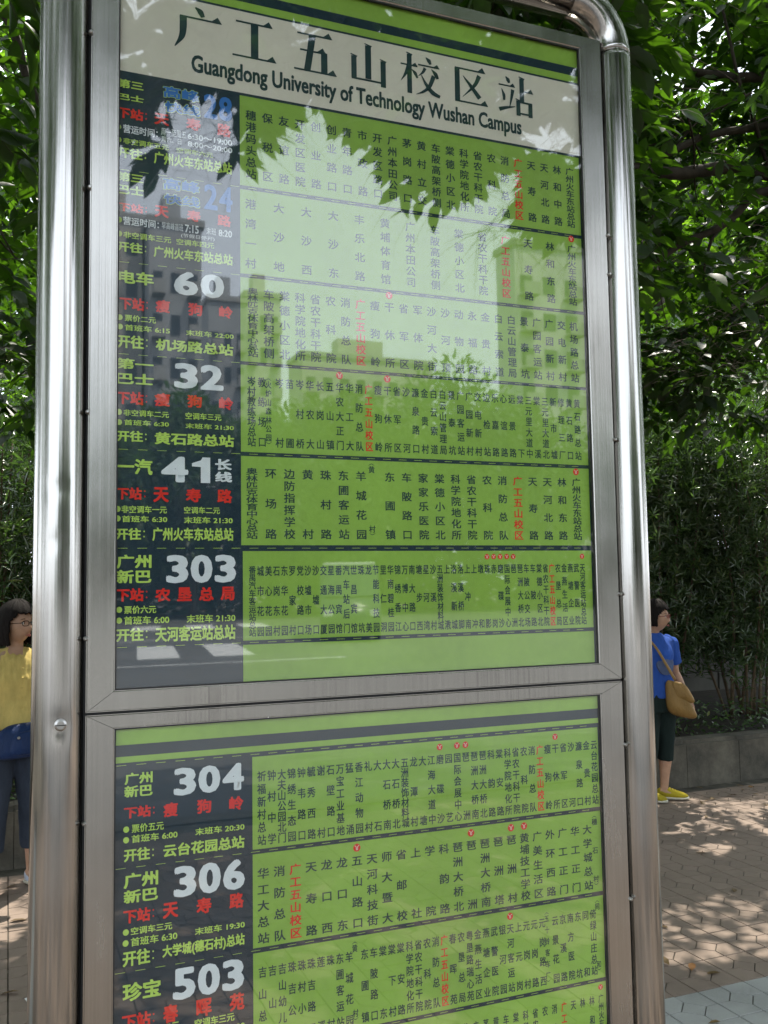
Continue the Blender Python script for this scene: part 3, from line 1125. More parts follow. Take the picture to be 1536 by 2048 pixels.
# ---- fallen leaves on the paving
nF = 260
fp = np.c_[rS.uniform(-2.0, 7.5, nF), rS.uniform(1.0, 4.55, nF) ** 1.0, rS.uniform(0.004, 0.012, nF)]
fp[:90, 1] = 4.58 - rS.uniform(0, 1, 90) ** 2 * 0.5
aF = rS.uniform(0, 6.28, nF)
X, Y, Z = frames(np.c_[np.cos(aF), np.sin(aF), rS.normal(0, 0.08, nF)], np.c_[rS.normal(0, 0.18, nF), rS.normal(0, 0.18, nF), np.ones(nF)])
M['deadleaf'] = leafmat('fallen_leaf', (0.16, 0.10, 0.035), (0.2, 0.12, 0.03), 0.6, 0.15)
tag(link('fallen_leaves', instance_mesh('fallen_leaves', LO, fp, X, Y, Z, rS.uniform(0.04, 0.10, nF)), M['deadleaf']), 'brown and yellow leaves fallen on the paving', 'leaves', kind='stuff')

# ================================================================== A VAN ON THE ROAD (mirrored in the glass)
def build_van(x, y, rz):
    root = tag(empty('parked_van', (x, y, -0.12), rz), 'dark van with its roof highlight painted white on the road, mirrored above the 303 row', 'van')
    prof = [(-2.4, 0.35), (-2.4, 2.1), (-2.25, 2.32), (0.9, 2.36), (1.25, 2.2), (1.85, 1.35), (2.45, 1.1), (2.55, 0.7), (2.5, 0.35)]
    bm = bmesh.new()
    A = [bm.verts.new((px, -0.92, pz)) for px, pz in prof]
    B = [bm.verts.new((px, 0.92, pz)) for px, pz in prof]
    bm.faces.new(A)
    bm.faces.new(B[::-1])
    for i in range(len(prof)):
        j = (i + 1) % len(prof)
        bm.faces.new((A[i], B[i], B[j], A[j]))
    bmesh.ops.recalc_face_normals(bm, faces=bm.faces[:])
    bmesh.ops.bevel(bm, geom=bm.edges[:], offset=0.06, segments=3, affect='EDGES')
    from_bm('body', bm, M['cardark'], root, True)
    boxo('roof', (-2.3, 1.0, -0.84, 0.84, 2.34, 2.46), M['carwhite'], root, 0.05)  # white slab stands in for the highlight along the roof
    bm = bmesh.new()
    vs = [bm.verts.new(p) for p in ((1.29, -0.8, 2.12), (1.29, 0.8, 2.12), (1.86, 0.8, 1.36), (1.86, -0.8, 1.36))]
    bm.faces.new(vs)
    r = bmesh.ops.extrude_face_region(bm, geom=bm.faces[:])
    for v in r['geom']:
        if isinstance(v, bmesh.types.BMVert):
            v.co += Vector((0.05, 0, 0.035))
    bmesh.ops.recalc_face_normals(bm, faces=bm.faces[:])
    from_bm('windscreen', bm, M['window'], root)
    for s in (-1, 1):
        for x0, x1 in ((-2.1, -1.1), (-1.0, 0.1), (0.25, 1.15)):
            y0, y1 = (0.90, 0.945) if s > 0 else (-0.945, -0.90)
            boxo('window', (x0, x1, y0, y1, 1.35, 2.0), M['window'], root)
        boxo('headlight', (2.42, 2.56, s * 0.7 - 0.14, s * 0.7 + 0.14, 0.78, 0.98), M['lamp'], root, 0.02)
        for wx in (-1.55, 1.55):
            bm = bmesh.new()
            ring = [(0.20, -0.1), (0.32, -0.1), (0.345, -0.06), (0.345, 0.06), (0.32, 0.1), (0.20, 0.1)]
            n = 24
            vv = [[bm.verts.new((wx + r * math.cos(k * 2 * math.pi / n), s * 0.84 + yy, 0.345 + r * math.sin(k * 2 * math.pi / n))) for r, yy in ring] for k in range(n)]
            for k in range(n):
                for q in range(len(ring)):
                    bm.faces.new((vv[k][q], vv[(k + 1) % n][q], vv[(k + 1) % n][(q + 1) % len(ring)], vv[k][(q + 1) % len(ring)]))
            wh = from_bm('wheel', bm, M['rubber'], root, True)
            bm = bmesh.new()
            loft(bm, [(wx, s * 0.76, 0.345), (wx, s * 0.90, 0.345), (wx, s * 0.93, 0.345)], [0.205, 0.205, 0.06], 20)
            from_bm('rim', bm, M['chrome'], wh)
    boxo('bumper', (2.45, 2.66, -0.88, 0.88, 0.32, 0.58), M['rubber'], root, 0.03)
    return root


build_van(10.3, -27.5, math.radians(108))

# ================================================================== THE BUS STOP SIGN
sign = tag(empty('bus_stop_sign', (0.45, 0, 0)), 'stainless steel bus stop sign with green and dark route tables behind glass', 'sign')
SX = -0.45                          # parts are built in world X, then shifted into the sign's own frame


def sgn(o, parent=None):
    """parent to the sign (or to a part of it that already carries the shift)"""
    if parent is None:
        o.parent = sign
        o.location.x += SX
    else:
        o.parent = parent
    return o


YP = 0.012                          # depth of the tube axis
R = 0.0385
XL, XR, ZT = -0.0835, 0.9935, 2.868
BR = 0.105


def tube(name, pts, label=None, r=R, n=40):
    bm = bmesh.new()
    loft(bm, pts, [r] * len(pts), n, ref=(0, 1, 0) if abs((Vector(pts[-1]) - Vector(pts[0])).normalized().y) < 0.9 else (1, 0, 0), cap=True)
    bmesh.ops.recalc_face_normals(bm, faces=bm.faces[:])
    o = sgn(from_bm(name, bm, M['tube'], None, True))
    if label:
        o['label'] = label
    return o


def dented_tube(name, x, z0, z1, dents, label):
    bm = bmesh.new()
    nz, n = 260, 64
    rings = []
    for i in range(nz + 1):
        z = z0 + (z1 - z0) * i / nz
        ring = []
        for k in range(n):
            a = k * 2 * math.pi / n
            r = R + 0.00012 * noise.noise(Vector((math.cos(a) * 1.5, math.sin(a) * 1.5 + x, z * 3.5)))
            for (da, dz, wa, wz, dep) in dents:
                q = (a - da + math.pi) % (2 * math.pi) - math.pi
                r -= dep * math.exp(-(q / wa) ** 2 - ((z - dz) / wz) ** 2)
            ring.append(bm.verts.new((x + r * math.cos(a), YP + r * math.sin(a), z)))
        rings.append(ring)
    for r0, r1 in zip(rings, rings[1:]):
        for k in range(n):
            bm.faces.new((r0[k], r0[(k + 1) % n], r1[(k + 1) % n], r1[k]))
    bm.faces.new(rings[0][::-1])
    bm.faces.new(rings[-1])
    o = sgn(from_bm(name, bm, M['tube'], None, True))
    o['label'] = label
    return o


F_ = -math.pi / 2
post_l = dented_tube('post', XL, -0.02, ZT - BR, [(F_ + 0.06, 1.472, 0.34, 0.020, 0.0022), (F_ - 0.15, 1.83, 0.5, 0.012, 0.0008), (F_ - 0.2, 1.75, 0.35, 0.01, 0.0006)],
                     'left tube post with a small bolt and dent')
post_r = dented_tube('post', XR, -0.02, ZT - BR, [(F_ + 0.1, 1.2, 0.5, 0.03, 0.0005)], 'right tube post')
for s, xc in ((1, XL + BR), (-1, XR - BR)):
    pts = [(xc - s * BR * math.cos(t), YP, ZT - BR + BR * math.sin(t)) for t in np.linspace(0, math.pi / 2, 15)]
    tube('corner_bend', pts)
tube('top_rail', [(XL + BR, YP, ZT), (0.45, YP, ZT), (XR - BR, YP, ZT)])
for pts in ([(XR, YP, ZT - BR - 0.0012), (XR, YP, ZT - BR + 0.0012)], [(XL, YP, ZT - BR - 0.0012), (XL, YP, ZT - BR + 0.0012)]):
    tube('weld_seam', pts, r=R + 0.00012)
for xx in (XR - BR, XL + BR):
    tube('weld_seam', [(xx - 0.0012, YP, ZT), (xx + 0.0012, YP, ZT)], r=R + 0.00012)

# bolt in the left post
bm = bmesh.new()
loft(bm, [(XL + 0.003, YP - R + 0.004, 1.4725), (XL + 0.003, YP - R - 0.0008, 1.4725), (XL + 0.003, YP - R - 0.0022, 1.4725)], [0.0095, 0.009, 0.006], 24)
bolt = sgn(from_bm('bolt', bm, M['screw']))
sgn(boxo('bolt_slot', (XL - 0.005, XL + 0.011, YP - R - 0.0028, YP - R - 0.0010, 1.4718, 1.4732), M['gap']))

ZP = [2.752, 1.518, 1.459, 0.5]          # upper pane top/bottom, lower pane top/bottom


def frame(zt, zb_, wt, wb, label):
    """four mitred members round a pane"""
    root = sgn(empty('panel_frame'))
    root['label'] = label
    x0, x1 = 0.0, 0.9
    wl, wr = 0.0435, 0.0515
    o = [(x0 - wl, zt + wt), (x1 + wr, zt + wt), (x1 + wr, zb_ - wb), (x0 - wl, zb_ - wb)]
    i = [(x0, zt), (x1, zt), (x1, zb_), (x0, zb_)]
    for k in range(4):
        j = (k + 1) % 4
        poly = [o[k], o[j], i[j], i[k]]
        # butt the mitres with a hairline
        cx = sum(p[0] for p in poly) / 4
        cz = sum(p[1] for p in poly) / 4
        if k % 2 == 0:
            poly = [(p[0] - math.copysign(0.0004, p[0] - cx), p[1]) for p in poly]
        else:
            poly = [(p[0], p[1] - math.copysign(0.0004, p[1] - cz)) for p in poly]
        bm = bmesh.new()
        A = [bm.verts.new((px, -0.011, pz)) for px, pz in poly]
        B = [bm.verts.new((px, 0.034, pz)) for px, pz in poly]
        bm.faces.new(A)
        bm.faces.new(B[::-1])
        for q in range(4):
            r_ = (q + 1) % 4
            bm.faces.new((A[q], B[q], B[r_], A[r_]))
        bmesh.ops.recalc_face_normals(bm, faces=bm.faces[:])
        ed = [e for e in bm.edges if e.verts[0].co.y < 0 and e.verts[1].co.y < 0 and
              (abs(e.verts[0].co.x - e.verts[1].co.x) > 0.3 or abs(e.verts[0].co.z - e.verts[1].co.z) > 0.3)]
        bmesh.ops.bevel(bm, geom=ed, offset=0.0022, segments=3, affect='EDGES')
        bmesh.ops.subdivide_edges(bm, edges=[e for e in bm.edges if e.calc_length() > 0.3], cuts=14)
        for v in bm.verts:
            v.co.y += 0.0006 * noise.noise(v.co * 5.0)
        from_bm('frame_member', bm, M['frame'], root)
    # dark gasket round the glass
    bm = bmesh.new()
    e = 0.0022
    for (a0, a1, b0, b1) in ((x0, x1, zt - e, zt), (x0, x1, zb_, zb_ + e), (x0, x0 + e, zb_ + e, zt - e), (x1 - e, x1, zb_ + e, zt - e)):
        box(bm, a0, a1, -0.0085, -0.0035, b0, b1)
    from_bm('gasket', bm, M['gap'], root)
    return root


frame(ZP[0], ZP[1], 0.028, 0.032, 'frame of the upper pane')
frame(ZP[2], ZP[3], 0.023, 0.045, 'frame of the lower pane')
gl_u = sgn(boxo('glass_pane', (0.0, 0.9, -0.0075, -0.0045, ZP[1], ZP[0]), M['glass']))
gl_u['label'] = 'upper pane of clear glass'
gl_l = sgn(boxo('glass_pane', (0.0, 0.9, -0.0075, -0.0045, ZP[3], ZP[2]), M['glass']))
gl_l['label'] = 'lower pane of clear glass'
sgn(boxo('back_panel', (-0.042, 0.95, 0.0341, 0.052, 0.46, 2.778), M['frame']))
sgn(boxo('backing_board', (0.0, 0.9, 0.0006, 0.0335, 0.5, 2.752), M['p_navy']))
sgn(boxo('frame_gap_shade', (-0.043, 0.951, -0.004, 0.0335, 1.4825, 1.4855), M['gap']))  # dark filler paints the shade in the gap between the frames
for x0_, x1_ in ((-0.0462, -0.0436), (0.9517, 0.9548)):
    sgn(boxo('side_gap_shade', (x0_, x1_, 0.0, 0.03, 0.46, 2.775), M['gap']))  # dark filler paints the shade between post and frame

for (x, z) in ((0.953, 2.37), (0.953, 2.29), (0.953, 1.955), (0.953, 1.65), (0.953, 1.36), (0.953, 1.07), (-0.0445, 1.60), (-0.0445, 1.32), (-0.0445, 1.955), (-0.0445, 2.32), (-0.0445, 2.58)):
    bm = bmesh.new()
    loft(bm, [(x, -0.006, z), (x, -0.0135, z), (x, -0.0155, z)], [0.0034, 0.0034, 0.0018], 10)
    sgn(from_bm('screw', bm, M['screw'], None, False))

# ------------------------------------------------------------------ lettering
_cu = bpy.data.curves.new('lettering', 'FONT')
_ob = bpy.data.objects.new('lettering', _cu)
C.objects.link(_ob)
_cache = {}


SMEAR = {0: [(0, 0)], 1: [(-1, -1), (1, 1), (-1, 1), (1, -1)], 2: [(0, 0), (-1, -1), (1, 1), (-1, 1), (1, -1), (1, 0), (-1, 0), (0, 1), (0, -1)]}


def glyphs(text, off=0.0, res=3):
    """flat mesh arrays of a string in the built-in typeface, made bolder by laying copies a hair apart"""
    key = (text, off)
    if key not in _cache:
        _cu.body = text
        _cu.offset = 0.0
        _cu.resolution_u = res
        dg = bpy.context.evaluated_depsgraph_get()
        me = _ob.evaluated_get(dg).to_mesh()
        V = np.zeros(len(me.vertices) * 3)
        me.vertices.foreach_get('co', V)
        V = V.reshape(-1, 3).copy()
        V[:, 2] = 0
        idx = np.zeros(len(me.loops), dtype=np.int32)
        me.loops.foreach_get('vertex_index', idx)
        tot = np.zeros(len(me.polygons), dtype=np.int32)
        me.polygons.foreach_get('loop_total', tot)
        _ob.evaluated_get(dg).to_mesh_clear()
        mode = 0 if off == 0 else (1 if off < 0.03 else 2)
        VV, II, TT = [], [], []
        for q, (sx, sy) in enumerate(SMEAR[mode]):
            k = 1.0 if sx == 0 or sy == 0 else 0.8
            W_ = V + [sx * off * k, sy * off * k * 0.8, -0.000018 * q]
            VV.append(W_)
            II.append(idx + q * len(V))
            TT.append(tot)
        _cache[key] = (np.concatenate(VV), np.concatenate(II), np.concatenate(TT))
    return _cache[key]


class Print:
    """collects flat shapes (X, Z in metres) and links them as one mesh lying at depth y"""
    def __init__(self):
        self.V, self.I, self.T, self.n = [], [], [], 0

    def add(self, V, idx, tot):
        if len(V) == 0:
            return
        self.V.append(V)
        self.I.append(np.asarray(idx) + self.n)
        self.T.append(np.asarray(tot))
        self.n += len(V)

    def text_box(self, text, x0, x1, zt, zb_, off):
        V, I, T = glyphs(text, off)
        a, b = V[:, :2].min(0), V[:, :2].max(0)
        W_ = V.copy()
        W_[:, :2] = (V[:, :2] - a) / np.maximum(b - a, 1e-6) * [x1 - x0, zt - zb_] + [x0, zb_]
        self.add(W_, I, T)

    def char(self, ch, xc, zc, w, h, off):
        V, I, T = glyphs(ch, off)
        self.add((V - [0.5, 0.38, 0]) * [w, h, 1] + [xc, zc, 0], I, T)

    def poly(self, pts):
        self.add(np.c_[np.array(pts, float), np.zeros(len(pts))], range(len(pts)), [len(pts)])

    def disc(self, xc, zc, rx, rz, n=20):
        self.poly([(xc + rx * math.cos(k * 2 * math.pi / n), zc + rz * math.sin(k * 2 * math.pi / n)) for k in range(n)])

    def build(self, name, y, mat, parent):
        if not self.V:
            return None
        V = np.concatenate(self.V)
        me = np_mesh(name, np.c_[V[:, 0], y + V[:, 2], V[:, 1]], np.concatenate(self.I), np.concatenate(self.T))
        o = link(name, me, M[mat], parent)
        return o


def shifted(name, label=None):
    root = sgn(empty(name))
    if label:
        root['label'] = label
    return root


# ------------------------------------------------------------------ title banner
ban = shifted('title_banner', 'banner with the stop name in Chinese and English')
sheet('green_band', 0, 0.9, 2.7155, 2.752, 0.0000, M['p_green'], ban)
sheet('dark_stripe', 0, 0.9, 2.6975, 2.7155, 0.0000, M['p_navy'], ban)
sheet('green_band', 0, 0.9, 2.6835, 2.6975, 0.0000, M['p_green'], ban)
sheet('dark_stripe', 0, 0.9, 2.6795, 2.6835, 0.0000, M['p_navy'], ban)
sheet('cream_band', 0, 0.9, 2.5315, 2.6795, 0.0000, M['p_cream'], ban)


def stroke(P, pts, ws, k=6):
    """ribbon of varying width through points (unit box)"""
    if len(pts) > 2:
        Q = [Vector((a, b, 0)) for a, b in pts]
        Q = smooth_path(Q, k)
    else:
        Q = [Vector((a, b, 0)) for a, b in pts]
    wl = lerp_list(ws, len(Q))
    L, Rr = [], []
    for i, p in enumerate(Q):
        t = (Q[min(i + 1, len(Q) - 1)] - Q[max(i - 1, 0)]).normalized()
        nrm = Vector((-t.y, t.x, 0)) * wl[i] / 2
        L.append((p + nrm)[:2])
        Rr.append((p - nrm)[:2])
    for i in range(len(Q) - 1):
        P.append([L[i], L[i + 1], Rr[i + 1], Rr[i]])


def H(P, x0, x1, y, w=4.5, tri=13):
    P.append([(x0, y - w / 2), (x1, y - w / 2), (x1, y + w / 2), (x0, y + w / 2)])
    P.append([(x1 - tri * 1.5, y + w / 2), (x1 + 2, y - w / 2), (x1 - tri * 0.55, y + tri)])


def V_(P, x, y0, y1, w=15, flag=True):
    P.append([(x - w / 2, y0), (x + w / 2, y0), (x + w / 2, y1), (x - w / 2, y1)])
    if flag:
        P.append([(x - w / 2 - 3, y1 + 3), (x + w / 2, y1 - 3), (x + w / 2 + 3, y1 + 1), (x - w / 2, y1 + 5)])


def song(ch):
    P = []
    if ch == '广':
        stroke(P, [(44, 100), (54, 92), (60, 80)], [3, 13, 9])
        H(P, 12, 98, 74)
        stroke(P, [(19, 74), (19, 50), (16, 26), (2, 0)], [15, 15, 12, 2])
    elif ch == '工':
        H(P, 8, 90, 90)
        V_(P, 50, 8, 90, 17, False)
        H(P, 0, 98, 8)
    elif ch == '五':
        H(P, 8, 88, 94)
        stroke(P, [(43, 94), (37, 50), (30, 4)], [16, 15, 15])
        H(P, 14, 74, 54)
        V_(P, 70, 6, 56, 15, False)
        H(P, 0, 98, 5)
    elif ch == '山':
        V_(P, 50, 14, 98, 16)
        V_(P, 12, 10, 66, 14)
        V_(P, 90, 0, 66, 14)
        P.append([(6, 8), (94, 8), (94, 13), (6, 13)])
    elif ch == '校':
        H(P, 0, 42, 72, 4, 9)
        V_(P, 22, 0, 100, 12)
        stroke(P, [(20, 70), (12, 48), (0, 28)], [10, 7, 1])
        stroke(P, [(28, 62), (36, 54), (42, 42)], [2, 9, 5])
        stroke(P, [(64, 100), (72, 93), (76, 84)], [2, 11, 6])
        H(P, 44, 98, 78, 4, 9)
        stroke(P, [(62, 72), (56, 60), (44, 48)], [8, 6, 1])
        stroke(P, [(78, 72), (88, 62), (94, 50)], [2, 11, 7])
        stroke(P, [(84, 56), (72, 26), (56, 10), (38, 0)], [11, 9, 6, 1])
        stroke(P, [(52, 52), (64, 30), (80, 12), (99, 4)], [2, 8, 12, 8])
    elif ch == '区':
        H(P, 8, 92, 92)
        V_(P, 14, 4, 92, 14, False)
        H(P, 8, 98, 6)
        stroke(P, [(76, 82), (62, 54), (28, 18)], [12, 9, 1])
        stroke(P, [(30, 74), (52, 50), (76, 22)], [2, 10, 13])
    elif ch == '站':
        stroke(P, [(20, 98), (27, 90), (30, 82)], [2, 11, 6])
        H(P, 0, 46, 74, 4, 9)
        stroke(P, [(8, 64), (14, 48), (15, 34)], [2, 9, 6])
        stroke(P, [(40, 66), (36, 44), (30, 18)], [10, 7, 2])
        stroke(P, [(0, 8), (22, 16), (46, 22)], [11, 7, 2])
        V_(P, 66, 34, 100, 13)
        H(P, 66, 98, 66, 4, 10)
        V_(P, 55, 0, 40, 12)
        V_(P, 90, 0, 38, 12, False)
        P.append([(50, 34), (95, 34), (95, 39), (50, 39)])
        P.append([(50, 4), (95, 4), (95, 9), (50, 9)])
    return P


t = 0
boxes = [('广', 0.0905, 0.173), ('工', 0.191, 0.270), ('五', 0.302, 0.383), ('山', 0.407, 0.481), ('校', 0.509, 0.590), ('区', 0.616, 0.693), ('站', 0.717, 0.795)]
for ch, x0, x1 in boxes:
    pr = Print()
    zb_, zt = (2.592, 2.668) if ch != '站' else (2.590, 2.667)
    for k_, pl in enumerate(song(ch)):
        pr.poly([(x0 + (x1 - x0) * a / 100, zb_ + (zt - zb_) * b / 100) for a, b in pl])
    # stagger overlapping strokes by a few microns so that none coincide
    o = pr.build('title_character', -0.0004, 'p_black', ban)
    me = o.data
    co = np.zeros(len(me.vertices) * 3)
    me.vertices.foreach_get('co', co)
    co = co.reshape(-1, 3)
    s_ = 0
    for q, T_ in enumerate(pr.T):
        nn = len(pr.V[q])
        co[s_:s_ + nn, 1] -= 0.000006 * q
        s_ += nn
    me.vertices.foreach_set('co', co.ravel())
    me.update()
pr = Print()
pr.text_box('Guangdong University of Technology Wushan Campus', 0.120, 0.766, 2.5835, 2.5425, 0.034)
pr.build('english_lettering', -0.0004, 'p_black', ban)

